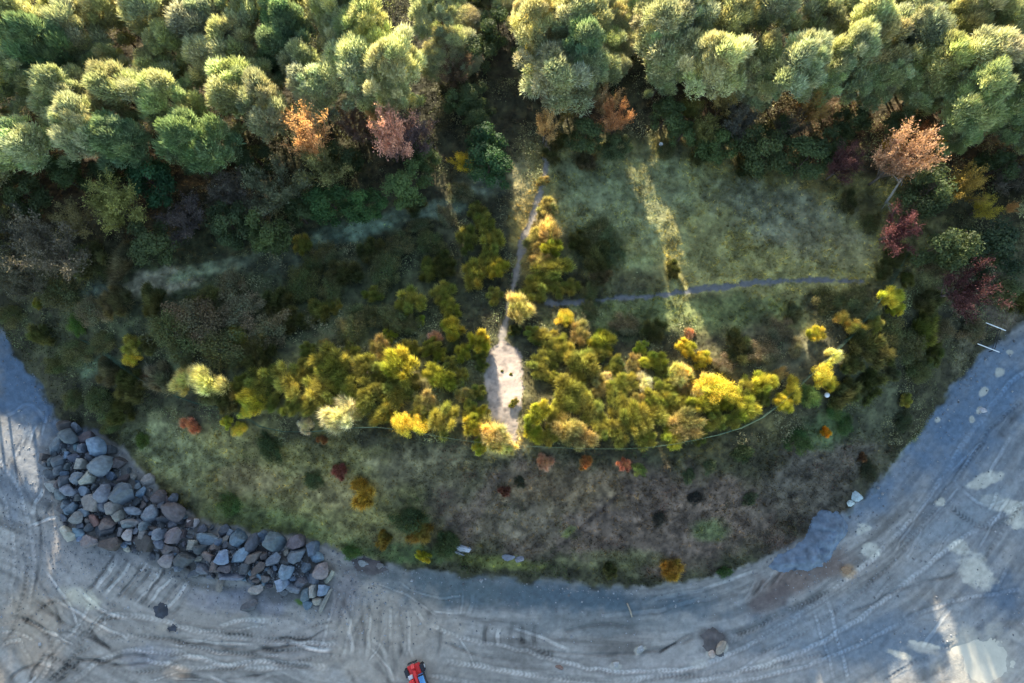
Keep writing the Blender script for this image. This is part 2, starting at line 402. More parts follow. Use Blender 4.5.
T([(640,683),(720,668),(790,640),(850,600),(900,552),(950,490),(990,430),(1030,395)],4,-.22,.06,1)
T([(690,683),(780,660),(850,625),(910,580),(960,540),(1030,500)],5,.24,.05,1); T([(730,683),(800,668),(870,640),(940,605),(1024,590)],4,.2,.05,1)
T([(700,650),(760,625),(800,605),(850,580)],5,-.28,.06,1); T([(840,620),(900,590),(960,572)],3,-.25,.05,0)
T([(828,600),(838,640),(850,683)],4,.26,.05,1); T([(812,610),(826,650),(834,683)],3,.2,.04,1)
T([(893,555),(915,520),(945,480),(985,440)],2.5,.13,.04,0); T([(905,560),(930,520),(962,485)],2.5,.12,.04,0)
T([(950,505),(968,520),(990,528),(1010,520),(1024,500)],5,-.35,.08,1); T([(962,490),(985,505),(1010,500)],3,.12,.04,0)
T([(545,650),(600,655),(660,650),(700,635)],3,-.2,.06,0); T([(655,655),(680,640),(700,632)],2.5,-.4,.07,0)
for k in range(7): T([(742+k*8, 602-k*4), (750+k*8, 592-k*4), (757+k*8, 578-k*3)], 3, -.3 if k % 2 else .12, .06, 0)
T([(600,617),(650,612),(700,600),(740,590)],4,.16,.04,0); T([(650,600),(700,590),(760,570)],4,.14,.03,0)
T([(560,632),(600,624),(640,628)],4,-.2,.05,0); T([(1000,440),(1010,420),(1024,410)],6,-.3,.06,0)
T([(560,668),(640,676),(740,672),(830,652)],3,-.2,.05,1); T([(880,683),(920,660),(960,640)],3,-.3,.05,1); T([(0,420),(30,405),(50,430)],4,.12,.03,0)
for k in range(10): T([(5+k*7, 470-k*6), (22+k*5, 440-k*6)], 3, .14 if k % 2 else -.12, .03, 0)
for k in range(46):
    a = rng.uniform(700, 1010); b = rng.uniform(395, 680)
    t = -.5-.6*max(0, (a-760)/260); L = rng.uniform(8, 34)
    if b < 640-.95*max(0, a-800)-30: continue
    T([(a-L*math.cos(t), b-L*math.sin(t)), (a, b+rng.uniform(-2, 2)), (a+L*math.cos(t), b+L*math.sin(t))], rng.uniform(1.5, 4), rng.choice([-.18, .13]), .03, int(rng.random() < .4))

for k in range(70):
    a = rng.uniform(0, 330); b = rng.uniform(600, 683)
    if a > 110 and b < 625: continue
    if a < 110: t = rng.uniform(-1.1, .9)
    else: t = rng.uniform(-.25, .25)
    L = rng.uniform(10, 34); cu = rng.uniform(-.25, .25)*L
    T([(a-L*math.cos(t), b-L*math.sin(t)), (a-cu*math.sin(t), b+cu*math.cos(t)), (a+L*math.cos(t), b+L*math.sin(t))], rng.uniform(1.6, 4.5), rng.choice([-.3, .26]), .05, int(rng.random() < .6))
for k in range(26):
    a = rng.uniform(340, 470); b = rng.uniform(590, 680); t = rng.uniform(.9, 2.0); L = rng.uniform(8, 22)
    T([(a-L*math.cos(t), b-L*math.sin(t)), (a+2, b), (a+L*math.cos(t), b+L*math.sin(t))], rng.uniform(2, 5), rng.choice([-.2, .16]), .04, 0)
def catmull(P, step=3.0):
    P = [np.array(p, float) for p in P]; P = [2*P[0]-P[1]]+P+[2*P[-1]-P[-2]]; out = []
    for i in range(1, len(P)-2):
        n = max(2, int(np.linalg.norm(P[i+1]-P[i])/step/2.5))
        for k in range(n):
            t = k/n
            out.append(.5*((2*P[i])+(-P[i-1]+P[i+1])*t+(2*P[i-1]-5*P[i]+4*P[i+1]-P[i+2])*t*t+(-P[i-1]+3*P[i]-3*P[i+1]+P[i+2])*t**3))
    out.append(P[-2]); return np.array(out)
def stamp(X, Y):
    tint = np.zeros(X.shape); dz = np.zeros(X.shape)
    for i, (pts, w, ti, dep, tread) in enumerate(floor_marks):
        P = catmull(pts)
        m = np.where((X > P[:, 0].min()-w*2) & (X < P[:, 0].max()+w*2) & (Y > P[:, 1].min()-w*2) & (Y < P[:, 1].max()+w*2))[0]
        if not len(m): continue
        x = X[m]+(vn(X[m], Y[m], 12, 400+i)-.5)*3; y = Y[m]+(vn(X[m], Y[m], 12, 500+i)-.5)*3
        best = np.full(len(m), 1e9); sa = np.zeros(len(m)); s0 = 0
        for a, b in zip(P[:-1], P[1:]):
            e = b-a; L = math.hypot(*e)+1e-9
            t = np.clip(((x-a[0])*e[0]+(y-a[1])*e[1])/L**2, 0, 1)
            dd = np.hypot(x-a[0]-t*e[0], y-a[1]-t*e[1]); k = dd < best
            best[k] = dd[k]; sa[k] = s0+t[k]*L; s0 += L
        prof = 1-sst(w*.35, w*.62, best); ridge = np.exp(-((best-w*.75)/(w*.2+.3))**2)
        ends = sst(0, 8, sa)*sst(0, 8, s0-sa)
        worn = sst(.3, .6, fbm(x, y, 16, 300+i, 3))*.6+.4
        tr = (.55+.45*np.cos(sa*2*math.pi/4.2+best*1.2)) if tread else 1.0
        tint[m] += ti*prof*tr*worn*ends-.10*ridge*worn*ends
        dz[m] += (-dep*prof*(tr if tread else 1)+dep*.7*ridge)*ends*worn
    return np.clip(tint, -.5, .5), dz

# ------------------------------------------------------------------ build the sheet
def axis(lo, hi, step, far):
    a = list(np.arange(lo, hi, step)); s = step; x = a[-1]; 
    while x < far: s *= 1.25; x += s; a.append(x)
    s = step; x = lo; b = []
    while x > -far: s *= 1.25; x -= s; b.append(x)
    return np.array(b[::-1]+a)
GS = .135
gx = axis(-78, 78, GS, 1500); gy = axis(-44, 84, GS, 1500)
GX, GY = np.meshgrid(gx, gy); nx, ny = len(gx), len(gy)
D = sdist(GX, GY); Z = height(GX, GY, D)
PX, PY = proj(GX, GY, Z)
infr = (PX > -60) & (PX < W+60) & (PY > -80) & (PY < H+60) & (abs(GX) < 90) & (GY > -60) & (GY < 95)
# angle coordinate round the mound for streaks along its toe
cx0, cy0 = 0.0, 34.0
S_ = np.arctan2(GX-cx0, -(GY-cy0))*40
Cc = np.empty(GX.shape+(3,))
PXc = np.where(infr, PX, W/2); PYc = np.where(infr, PY, -50)
Xf, Yf = PX.ravel(), PY.ravel()
edge_n = (fbm(GX, GY, 2.2, 601, 3)-.5)*2.6
FL = (D+edge_n < 0)
far = ~infr
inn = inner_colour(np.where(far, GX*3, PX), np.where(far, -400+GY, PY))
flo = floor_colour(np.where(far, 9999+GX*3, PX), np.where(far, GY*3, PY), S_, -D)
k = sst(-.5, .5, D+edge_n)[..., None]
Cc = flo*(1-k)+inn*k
tint = np.zeros(GX.shape); dz = np.zeros(GX.shape)
mm = infr & FL
t1, d1 = stamp(PX[mm], PY[mm]); tint[mm] = t1; dz[mm] = d1
Cc *= (1+np.where(tint > 0, tint*2.6, tint*1.6))[..., None]
Z = Z+dz
Z += np.where(FL, (fbm(GX, GY, .9, 701, 3)-.5)*.10, (fbm(GX, GY, .8, 703, 3)-.5)*.22)*infr
Z -= np.where(infr, .34*np.exp(-(((PX-983)/26)**2+((PY-662)/25)**2))+.16*np.exp(-(((PX-955)/16)**2+((PY-650)/6)**2)), 0)
# mound of rubble the boulders lie on
def pile_bump(X, Y):
    z = np.zeros(np.shape(X))
    for (bx, by, rx, ry, rot) in ((85,480,38,52,-25),(150,525,62,26,25),(245,560,75,24,12)):
        cr, sr = math.cos(R(rot)), math.sin(R(rot)); x = X-bx; y = Y-by
        r = np.hypot((x*cr+y*sr)/rx, (-x*sr+y*cr)/ry); z = np.maximum(z, .8*(1-sst(.3, 1.1, r)))
    return z
Z += pile_bump(PX, PY)*infr
# paths: polylines in photo pixels
def pline(X, Y, pts, wd):
    P = catmull(pts); best = np.full(X.shape, 1e9)
    for a, b in zip(P[:-1], P[1:]):
        e = b-a; L = e@e+1e-9
        t = np.clip(((X-a[0])*e[0]+(Y-a[1])*e[1])/L, 0, 1)
        best = np.minimum(best, np.hypot(X-a[0]-t*e[0], Y-a[1]-t*e[1]))
    return best-wd
def polyd(X, Y, poly):
    return -sdist(X, Y, np.array(poly, float))
main_path = [(548,140),(546,165),(541,190),(533,215),(524,240),(518,265),(513,290),(507,315),(502,338),(502,352)]
side_path = [(548,303),(560,303),(580,302),(610,299),(650,296),(690,291),(730,286),(775,281),(820,280),(862,281)]
clear_poly = [(491,349),(501,342),(511,346),(521,352),(522,375),(523,396),(518,418),(516,440),(507,445),(498,440),(491,426),(490,405),(484,388),(484,366)]
idx = np.where(infr.ravel())[0]
px_, py_ = Xf[idx], Yf[idx]
wob = (fbm(px_, py_, 9, 801, 3)-.5)*7+(fbm(px_, py_, 3, 803, 2)-.5)*3
dm = pline(px_, py_, main_path, 2.5)+wob*.9; ds = pline(px_, py_, side_path, 2.1)+wob*1.0; dc = polyd(px_, py_, clear_poly)+wob
CF = Cc.reshape(-1, 3)
def paint(dist, base, seed):
    k = (1-sst(-1.2, 1.8, dist))[:, None]
    n = fbm(px_, py_, 5, seed, 4)[:, None]
    CF[idx] = CF[idx]*(1-k)+np.array(base)*(.75+.5*n)*k
paint(ds, (.125, .13, .13), 811); paint(dm, (.25, .225, .19), 812); paint(dc, (.34, .285, .235), 813)
# faint worn circle on the clearing
rc = np.hypot((px_-503)/1.0, (py_-368)/.8)
ring = np.exp(-((rc-17)/1.2)**2)*(py_ > 372)*(dc < -2)
CF[idx] *= (1-.22*ring)[:, None]
CF[idx] *= (1-.35*sst(.5, .75, fbm(px_, py_, 5, 820, 3))*(dc < 0))[:, None]
zone = np.zeros(nx*ny, np.int8); zone[FL.ravel()] = 1
z2 = zone[idx]; z2[(ds < 0) & (z2 == 0)] = 2; z2[(dm < 0) & (z2 != 1)] = 2; z2[(dc < 0) & (z2 != 1)] = 3; zone[idx] = z2
Zf = Z.ravel().copy(); mpath = zone == 2; Zf[mpath] -= .05
clearz = zone == 3; Zf[clearz] -= .04
V = np.stack([GX.ravel(), GY.ravel(), Zf], 1)
ii = (np.arange(ny-1)[:, None]*nx+np.arange(nx-1)[None, :]).ravel()
quads = np.stack([ii, ii+1, ii+nx+1, ii+nx], 1)
fz = zone[quads[:, 0]]
def sheet(name, zi, mat):
    q = quads[fz == zi]; u, inv = np.unique(q, return_inverse=True)
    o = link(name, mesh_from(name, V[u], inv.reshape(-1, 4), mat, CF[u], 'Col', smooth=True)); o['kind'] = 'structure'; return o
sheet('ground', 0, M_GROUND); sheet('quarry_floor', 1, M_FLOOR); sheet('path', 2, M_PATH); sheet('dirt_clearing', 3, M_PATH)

def top_z(x, y):
    """height of the finished sheet"""
    i = np.clip(np.searchsorted(gx, x)-1, 0, nx-2); j = np.clip(np.searchsorted(gy, y)-1, 0, ny-2)
    Zg = Zf.reshape(ny, nx)
    fx = (x-gx[i])/(gx[i+1]-gx[i]); fy = (y-gy[j])/(gy[j+1]-gy[j])
    return (Zg[j, i]*(1-fx)+Zg[j, i+1]*fx)*(1-fy)+(Zg[j+1, i]*(1-fx)+Zg[j+1, i+1]*fx)*fy
def col_at(x, y):
    i = np.clip(np.searchsorted(gx, x), 0, nx-1); j = np.clip(np.searchsorted(gy, y), 0, ny-1)
    return CF.reshape(ny, nx, 3)[j, i], zone.reshape(ny, nx)[j, i]
def mask_meadow(X, Y):
    return ((X-718)/212)**2+((Y-230)/95)**2 < 1

# ------------------------------------------------------------------ puddles
def flat_patch(name, outline, mat, lift, n_s=3):
    P = catmull(outline+[outline[0]], 1.5)[:-1]
    P = P+np.stack([vn(P[:, 0], P[:, 1], 5, 31)-.5, vn(P[:, 0], P[:, 1], 5, 32)-.5], 1)*4.5+np.stack([vn(P[:, 0], P[:, 1], 2, 33)-.5, vn(P[:, 0], P[:, 1], 2, 34)-.5], 1)*2.2
    c = P.mean(0); xs, ys, _ = ground(P[:, 0], P[:, 1]); cx, cy, _ = ground(c[0], c[1])
    z = float(np.median(top_z(xs, ys)))+lift
    Vv = [(0, 0, 0)]+[(a-cx, b-cy, 0) for a, b in zip(xs, ys)]
    n = len(xs); V2 = Vv+[(a*1.04, b*1.04, -.25) for a, b, _ in Vv[1:]]
    Fs = [(0, 1+i, 1+(i+1) % n) for i in range(n)]+[(1+i, 1+n+i, 1+(i+1) % n) for i in range(n)]+[(1+(i+1) % n, 1+n+i, 1+n+(i+1) % n) for i in range(n)]
    me = mesh_from(name, V2, [f[::-1] for f in Fs], mat)
    o = link(name, me); o.location = (float(cx), float(cy), z); return o
p1 = flat_patch('puddle', [(1018.0, 664.0), (1015.8, 676.3), (1009.5, 687.2), (999.9, 695.2), (988.1, 699.5), (975.6, 699.4), (963.8, 695.1), (954.3, 687.0), (948.1, 676.1), (946.0, 663.7), (948.3, 651.4), (954.7, 640.6), (964.4, 632.6), (976.2, 628.5), (988.7, 628.6), (1000.4, 633.1), (1009.9, 641.3), (1016.0, 652.2)], M_WATER, -.10)
p1['kind'] = 'structure'
#p2 = flat_patch('puddle', [(966,560),(974,552),(985,556),(990,570),(984,584),(974,582),(968,572)], M_WATER, .07); p2['kind'] = 'structure'

# ------------------------------------------------------------------ grass & undergrowth (stuff)
def scatter(n, keep):
    x = rng.uniform(-82, 82, n); y = rng.uniform(-28, 80, n); z = top_z(x, y)
    X, Y = proj(x, y, z); d = sdist(x, y)
    c, zn = col_at(x, y)
    m = (X > -30) & (X < W+30) & (Y > -20) & (Y < H+20) & (zn == 0) & (d > .3)
    x, y, z, X, Y, c, d = x[m], y[m], z[m], X[m], Y[m], c[m], d[m]
    m = rng.random(len(x)) < keep(X, Y, x, y, d)
    return x[m], y[m], z[m], X[m], Y[m], c[m], d[m]
x, y, z, X, Y, c, d = scatter(360000, lambda X, Y, x, y, d: np.where(mask_meadow(X, Y), .95, np.where(Y > 430, .85, .35))*(.25+1.5*sst(.35, .65, fbm(x, y, 3, 901, 3))))
C = np.stack([x, y, z-.03], 1); n = len(C)
Dd = rng.normal(size=(n, 3))*.55; Dd[:, 2] = rng.uniform(.5, 1.2, n)
bl = [blades(C+rng.normal(size=(n, 3))*[.07, .07, 0], Dd+rng.normal(size=(n, 3))*[.5, .5, .1], rng.uniform(.2, .5, n), rng.uniform(.04, .10, n),
      c*(1.15+rng.uniform(-.45, .6, n)[:, None])*np.array([1.12, 1.08, .9])) for _ in range(2)]
Vg, Fg, Cg = join(bl)
tag(link('grass', mesh_from('grass', Vg, Fg, M_GRASS, Cg, 'Col')), 'rough autumn grass covering the meadow and the quarry bank', 'grass', kind='stuff')
def open_strip(X, Y):
    a = ((X-170)*.97-(Y-281)*.22)/85; b = ((X-170)*.22+(Y-281)*.97)/17
    c_ = ((X-385)*.97-(Y-222)*.22)/90; d_ = ((X-385)*.22+(Y-222)*.97)/14
    return np.where((a*a+b*b < 1) | (c_*c_+d_*d_ < 1), .1, 1)
# brambles and low scrub: leaf mats in lumps
def lump(x, y): return sst(.42, .72, fbm(x, y, 3.2, 951, 3))
x, y, z, X, Y, c, d = scatter(90000, lambda X, Y, x, y, d: np.where(mask_meadow(X, Y), .9, np.where(Y > 430, .6, .05))*sst(.4, .7, fbm(x, y, 2.5, 931, 3)))
n = len(x); C = np.repeat(np.stack([x, y, z-.03], 1), 7, 0)+rng.normal(size=(n*7, 3))*[.05, .05, 0]; cc = np.repeat(c, 7, 0)*np.repeat(rng.choice([.5, 1.6, 2.2, 3.0], (n, 1)), 7, 0)*rng.uniform(.7, 1.2, (n*7, 1))*np.array([1.2, 1.06, .75])
Dd = rng.normal(size=(n*7, 3))*.45; Dd[:, 2] = 1
Vg, Fg, Cg = blades(C, Dd, rng.uniform(.25, .7, n*7), rng.uniform(.03, .065, n*7), cc)
tag(link('tall_grass', mesh_from('tall_grass', Vg, Fg, M_GRASS, Cg, 'Col')), 'pale dry grass tufts standing in the meadow and on the bank', 'grass', kind='stuff')
x, y, z, X, Y, c, d = scatter(900000, lambda X, Y, x, y, d: np.where(mask_meadow(X, Y), .02, np.where(Y > 445, .30, .75))*lump(x, y)*open_strip(X, Y)*np.where(Y > 445, 1.2, 1))
h = lump(x, y)*rng.uniform(.2, 1.0, len(x))*np.where(Y > 445, .45, 1.0)
n = len(x); C = np.stack([x, y, z+h], 1); Dd = rng.normal(size=(n, 3))*.6; Dd[:, 2] += .7
tone = fbm(x, y, 2.0, 955, 3)[:, None]; hue = fbm(x, y, 7, 957, 2)[:, None]
cc = (np.array([.075, .105, .042])*(1-hue)+np.array([.14, .12, .07])*hue)*(.35+1.7*sst(.2,.8,tone))*rng.uniform(.6, 2.0, n)[:, None]
hz = fbm(x, y, 4, 961, 2)[:, None]
cc = np.where((Y > 445)[:, None], (c*.9+np.array([.05, .012, .01])*sst(.55, .75, hz)+np.array([.0, .03, .0])*sst(.5, .3, hz))*rng.uniform(.6, 1.6, n)[:, None], cc)
Vg, Fg, Cg = leaves(C, Dd, rng.uniform(.06, .14, n), cc)
tag(link('undergrowth', mesh_from('undergrowth', Vg, Fg, M_GRASS, Cg, 'Col')), 'dark tangled bramble undergrowth between the trees and shrubs', 'undergrowth', kind='stuff')
# loose stones on the quarry floor
def stones(n):
    x = rng.uniform(-75, 75, n); y = rng.uniform(-26, 30, n); X, Y = proj(x, y, 0*x); d = sdist(x, y)
    m = (d < -.2) & (X > -10) & (X < W+10) & (Y > 300) & (Y < H+10)
    dens = .12+.9*np.exp(-((X-80)/90)**2-((Y-520)/60)**2)+.6*np.exp(-((X-360)/50)**2-((Y-580)/40)**2)+.35*np.exp(-(d/1.5)**2)+1.0*np.exp(-((X-190)/130)**2-((Y-(480+X*.3+28))/26)**2)+.3*np.exp(-((X-850)/60)**2-((Y-560)/50)**2)
    m &= rng.random(n) < dens
    return x[m], y[m]
x, y = stones(70000); z = top_z(x, y)
base = np.array([(1,0,0),(0,1,0),(-1,0,0),(0,-1,0),(0,0,.8),(0,0,-.6)], float)
tri = np.array([(0,1,4),(1,2,4),(2,3,4),(3,0,4),(1,0,5),(2,1,5),(3,2,5),(0,3,5)])
xp = rng.uniform(-65, -20, 14000); yp = rng.uniform(-30, 10, 14000); Xp, Yp = proj(xp, yp, 0*xp+.5)
pil = (pile_bump(Xp, Yp) > .12); xp = xp[pil]; yp = yp[pil]
n0 = len(x); x = np.r_[x, xp]; y = np.r_[y, yp]; z = top_z(x, y)
n = len(x); s = rng.gamma(1.6, .03, n)+.025; s[n0:] = rng.uniform(.06, .24, n-n0)
Vs = (base[None]*rng.uniform(.6, 1.3, (n, 6, 1)))*s[:, None, None]; a = rng.uniform(0, 6.28, n)
xr = Vs[..., 0]*np.cos(a)[:, None]-Vs[..., 1]*np.sin(a)[:, None]; yr = Vs[..., 0]*np.sin(a)[:, None]+Vs[..., 1]*np.cos(a)[:, None]
Vs = np.stack([xr+x[:, None], yr+y[:, None], Vs[..., 2]+z[:, None]+s[:, None]*.25], 2)
Fs = (tri[None]+np.arange(n)[:, None, None]*6).reshape(-1, 3)
cs = np.repeat(np.array([.2, .205, .21])*rng.uniform(.5, 1.7, (n, 1)), 6, 0)
tag(link('gravel', mesh_from('gravel', Vs.reshape(-1, 3), Fs, M_FLOOR, cs, 'Col')), 'loose broken stones scattered over the quarry floor', 'gravel', kind='stuff')

# ------------------------------------------------------------------ plant prototypes
PROTO = {}
def limb_tree(h, spread, n, r0, z0=.35, sides=5, curve=.3):
    """trunk and limbs as tubes; returns MB and limb ends"""
    mb = MB(); lean = rng.normal(size=2)*.03*h
    tr = [np.array([lean[0]*t**1.5, lean[1]*t**1.5, h*t]) for t in (-.04, .2, .4, .6, .8, 1)]
    mb.tube(tr, [r0*1.2, r0, r0*.85, r0*.65, r0*.42, r0*.15], 8)
    ends = []
    for i in range(n):
        t = z0+(1-z0)*((i+.5)/n); ph = i*2.4+rng.uniform(-.5, .5); k = min(int(t*5), 4)
        b = tr[k+0]*(1-(t*5-k))+tr[min(k+1, 5)]*(t*5-k)
        L = spread*(1-.35*abs(t-z0)/(1-z0))*rng.uniform(.75, 1.1)
        e = b+np.array([math.cos(ph)*L, math.sin(ph)*L, L*curve*rng.uniform(.6, 1.5)]); m = (b+e)/2+np.array([0, 0, -.05*L])
        mb.tube([b, m, e], [r0*.35*(1.2-t), r0*.22*(1.2-t), r0*.06], sides); ends.append((b, e))
    return mb, ends
def make_pine(v):
    h = 10.0; R0 = 3.1
    mb, ends = limb_tree(h*.93, R0*.72, 16, .17, .35)
    parts = []; puffs = []
    nz = 42
    for i in range(nz):
        t = rng.random()**.8; ph = rng.uniform(0, 6.28)
        zc = h*(.40+.58*t); rad = R0*(math.sqrt(max(0, 1-((t-.30)/.76)**2)))*rng.uniform(.4, 1.0)*(1+.22*math.sin(ph*2+v)+.12*math.sin(ph*3+2*v))
        puffs.append((np.array([math.cos(ph)*rad, math.sin(ph)*rad, zc]), rng.uniform(.55, 1.3)))
    puffs.append((np.array([0, 0, h*.98]), .6))
    for b, e in ends: puffs.append((e, rng.uniform(.5, .85)))
    for c, r in puffs:
        n = int(520*r*r)+90; u = unit(n); u[:, 2] = np.abs(u[:, 2])*1.0-.35*(rng.random(n) < .5)
        P = c+u*[r, r, r*.95]*rng.uniform(.35, 1.0, (n, 1))
        Dv = u+np.array([0, 0, .9])+rng.normal(size=(n, 3))*.35
        g = rng.uniform(.7, 1.28); tip = rng.uniform(.65, 1.4, n)*g
        colr = np.stack([tip*rng.uniform(.92, 1.12), tip, tip*rng.uniform(.85, 1.1)], 1)
        parts.append(blades(P, Dv, rng.uniform(.26, .55, n), rng.uniform(.07, .14, n), colr))
    Vv, Ff, Cv = join(parts)
    return mb.mesh('trunk', M_BARK, True), mesh_from('crown', Vv, Ff, M_NEEDLE, Cv)
for v in range(6): PROTO['pine', v] = make_pine(v)
def make_broad(v, dens=1.0, leaf=.12):
    """leafy broad tree or tall bush, unit radius 2.5 m, 6 m high"""
    h = 6.0; mb, ends = limb_tree(h*.8, 1.8, 14, .12, .25, curve=.7); parts = []
    for i in range(26):
        t = rng.random(); ph = rng.uniform(0, 6.28); rad = 2.3*math.sqrt(max(0, 1-((t-.35)/.72)**2))*rng.uniform(.4, 1)
        c = np.array([math.cos(ph)*rad, math.sin(ph)*rad, h*(.28+.68*t)]); r = rng.uniform(.45, .95); n = int(260*r*dens)+40
        u = unit(n); P = c+u*r*rng.uniform(.4, 1.05, (n, 1)); g = rng.uniform(.7, 1.3)
        parts.append(leaves(P, u+rng.normal(size=(n, 3))*.6+[0, 0, .4], rng.uniform(leaf*.6, leaf*1.3, n), g*rng.uniform(.7, 1.3, n)))
    Vv, Ff, Cv = join(parts)
    return mb.mesh('trunk', M_BARK, True), mesh_from('crown', Vv, Ff, M_LEAF, Cv)
for v in range(3): PROTO['broad', v] = make_broad(v)
def make_twiggy(v, bark=M_TWIG, leafy=1.0):
    """autumn tree: fan of fine bare twigs with few leaves left; radius 2.5 m, height 6.5 m"""
    h = 6.5; mb = MB(); parts = []; tips = []
    mb.tube([(0, 0, -.3), (.05, 0, 1.2), (0, .05, 2.2)], [.14, .12, .10], 7)
    for i in range(15):
        ph = i*2.4+rng.uniform(-.3, .3); out = rng.uniform(.5, 2.5); top = rng.uniform(.62, 1)*h*(1-.05*out)
        b = np.array([0, 0, rng.uniform(.5, 2.1)]); e = np.array([math.cos(ph)*out, math.sin(ph)*out, top])
        m = b*.5+e*.5+np.array([math.cos(ph), math.sin(ph), -.6])*.25*out*.5
        mb.tube([b, m, e], [.06, .035, .008], 5)
        for k in range(40):
            t = rng.uniform(.3, 1); p = (b*(1-t)**2+2*m*t*(1-t)+e*t*t); dv = (e-b)/np.linalg.norm(e-b)+rng.normal(size=3)*.55; dv[2] = abs(dv[2])
            L = rng.uniform(.5, 1.15); tips.append((p, dv/np.linalg.norm(dv), L))
    P = np.array([t[0] for t in tips]); Dv = np.array([t[1] for t in tips]); L = np.array([t[2] for t in tips])
    parts.append(blades(P, Dv, L, .05, rng.uniform(.5, .9, len(P))))
    for k in range(5):
        Q = P+Dv*(L*rng.uniform(.2, 1, len(L)))[:, None]
        parts.append(blades(Q, Dv+rng.normal(size=Q.shape)*.7, rng.uniform(.2, .5, len(Q)), .035, rng.uniform(.6, 1.2, len(P))))
    for k in range(int(7*leafy)):
        Q = P+Dv*(L*rng.uniform(.3, 1.1, len(L)))[:, None]+rng.normal(size=P.shape)*.12
        g = 1.0+.3*np.sin(Q[:, 0]*2.1+v)*np.cos(Q[:, 1]*1.7)
        parts.append(leaves(Q, rng.normal(size=Q.shape)+[0, 0, .5], rng.uniform(.05, .10, len(Q)), g*rng.uniform(.8, 1.4, len(Q))))
    Vv, Ff, Cv = join(parts)
    return mb.mesh('trunk', bark, True), mesh_from('crown', Vv, Ff, M_LEAF, Cv)
for v in range(4): PROTO['twiggy', v] = make_twiggy(v)
def make_shrub(v, kind):
    """unit shrub: radius 1, height ~1.1, its foliage in uneven lobes"""
    mb = MB(); parts = []; nl = {'broom': 12, 'straw': 9, 'dense': 12}[kind]
    lobes = [(np.array([0, 0, .45]), .55)]
    for i in range(nl):
        ph = i*2.4+rng.uniform(-.6, .6); rr = rng.uniform(.35, .78); s = rng.uniform(.25, .42)
        lobes.append((np.array([math.cos(ph)*rr, math.sin(ph)*rr, rng.uniform(.25, .62)*(1.15-rr*.6)]), s))
    for c, s in lobes:
        mb.tube([(0, 0, -.1), c*[.5, .5, .4], c+[0, 0, s*.3]], [.035, .022, .006], 5)
        g = rng.uniform(.72, 1.28); w = rng.uniform(.85, 1.2)
        if kind == 'dense':
            n = int(2600*s*s)+200; u = unit(n); P = c+u*s*rng.uniform(.3, 1, (n, 1)); P[:, 2] = np.maximum(P[:, 2], .02)
            vr = g*rng.uniform(.5, 1.6, n); colr = np.stack([vr*w, vr, vr*.95], 1)
            parts.append(leaves(P, u+rng.normal(size=(n, 3))*.6+[0, 0, .5], rng.uniform(.017, .036, n), colr))
        else:
            n = int(3200*s*s)+240; u = unit(n); u[:, 2] = np.abs(u[:, 2]); P = c+u*s*rng.uniform(0, .75, (n, 1))-[0, 0, s*.25]
            vr = g*rng.uniform(.45, 1.75, n); colr = np.stack([vr*w, vr, vr*rng.uniform(.8, 1.1)], 1)
            k = 1.25 if kind == 'straw' else .85
            parts.append(blades(P, u*.9+rng.normal(size=(n, 3))*.25+[0, 0, .8], rng.uniform(.12, .36, n)*k, rng.uniform(.013, .032, n), colr))
    n = 420; u = unit(n); u[:, 2] = np.abs(u[:, 2]); P = u*[.55, .55, .4]*rng.uniform(.5, 1.1, (n, 1))+[0, 0, .15]
    vr = rng.uniform(.5, 1.5, n); parts.append(blades(P, u+rng.normal(size=(n, 3))*.3+[0, 0, .5], rng.uniform(.25, .6, n), .016, np.stack([vr*1.1, vr, vr*.9], 1)))
    Vv, Ff, Cv = join(parts)
    return mb.mesh('stem', M_TWIG, True), mesh_from('foliage', Vv, Ff, M_LEAF, Cv)
for kd in ('broom', 'straw', 'dense'):
    for v in range(4): PROTO[kd, v] = make_shrub(v, kd)
plants = []   # (px, py, colour word, kind word, region) -> label at the end
FIRST = {}
def dup(src):
    r = src.copy(); COL.objects.link(r)
    for ch in list(src.children):
        c = ch.copy(); COL.objects.link(c); c.parent = r
        c.matrix_parent_inverse = Matrix()
    return r
def lane_shift(x, y, rad):
    for (qx, qy, hw) in LANES:
        t = ((x-qx)*SDX+(y-qy)*SDY)
        if t < 2: continue
        o = (x-qx)*SDY-(y-qy)*SDX
        need = rad*1.12+hw
        if abs(o) < need:
            k = (need if o >= 0 else -need)-o
            x += SDY*k; y -= SDX*k
    return x, y
def in_lane(x, y, rad):
    return any(((x-qx)*SDX+(y-qy)*SDY) > 2 and abs((x-qx)*SDY-(y-qy)*SDX) < rad*1.05+hw for qx, qy, hw in LANES)
AZ = math.atan2(-.25, 1.0); SDX, SDY = math.sin(AZ), math.cos(AZ)
LANES = []
for (a, b, hw) in ((538, 232, 2.2), (652, 200, 1.3), (505, 392, 1.3)):
    q = ground(a, b); LANES.append((float(q[0]), float(q[1]), hw))
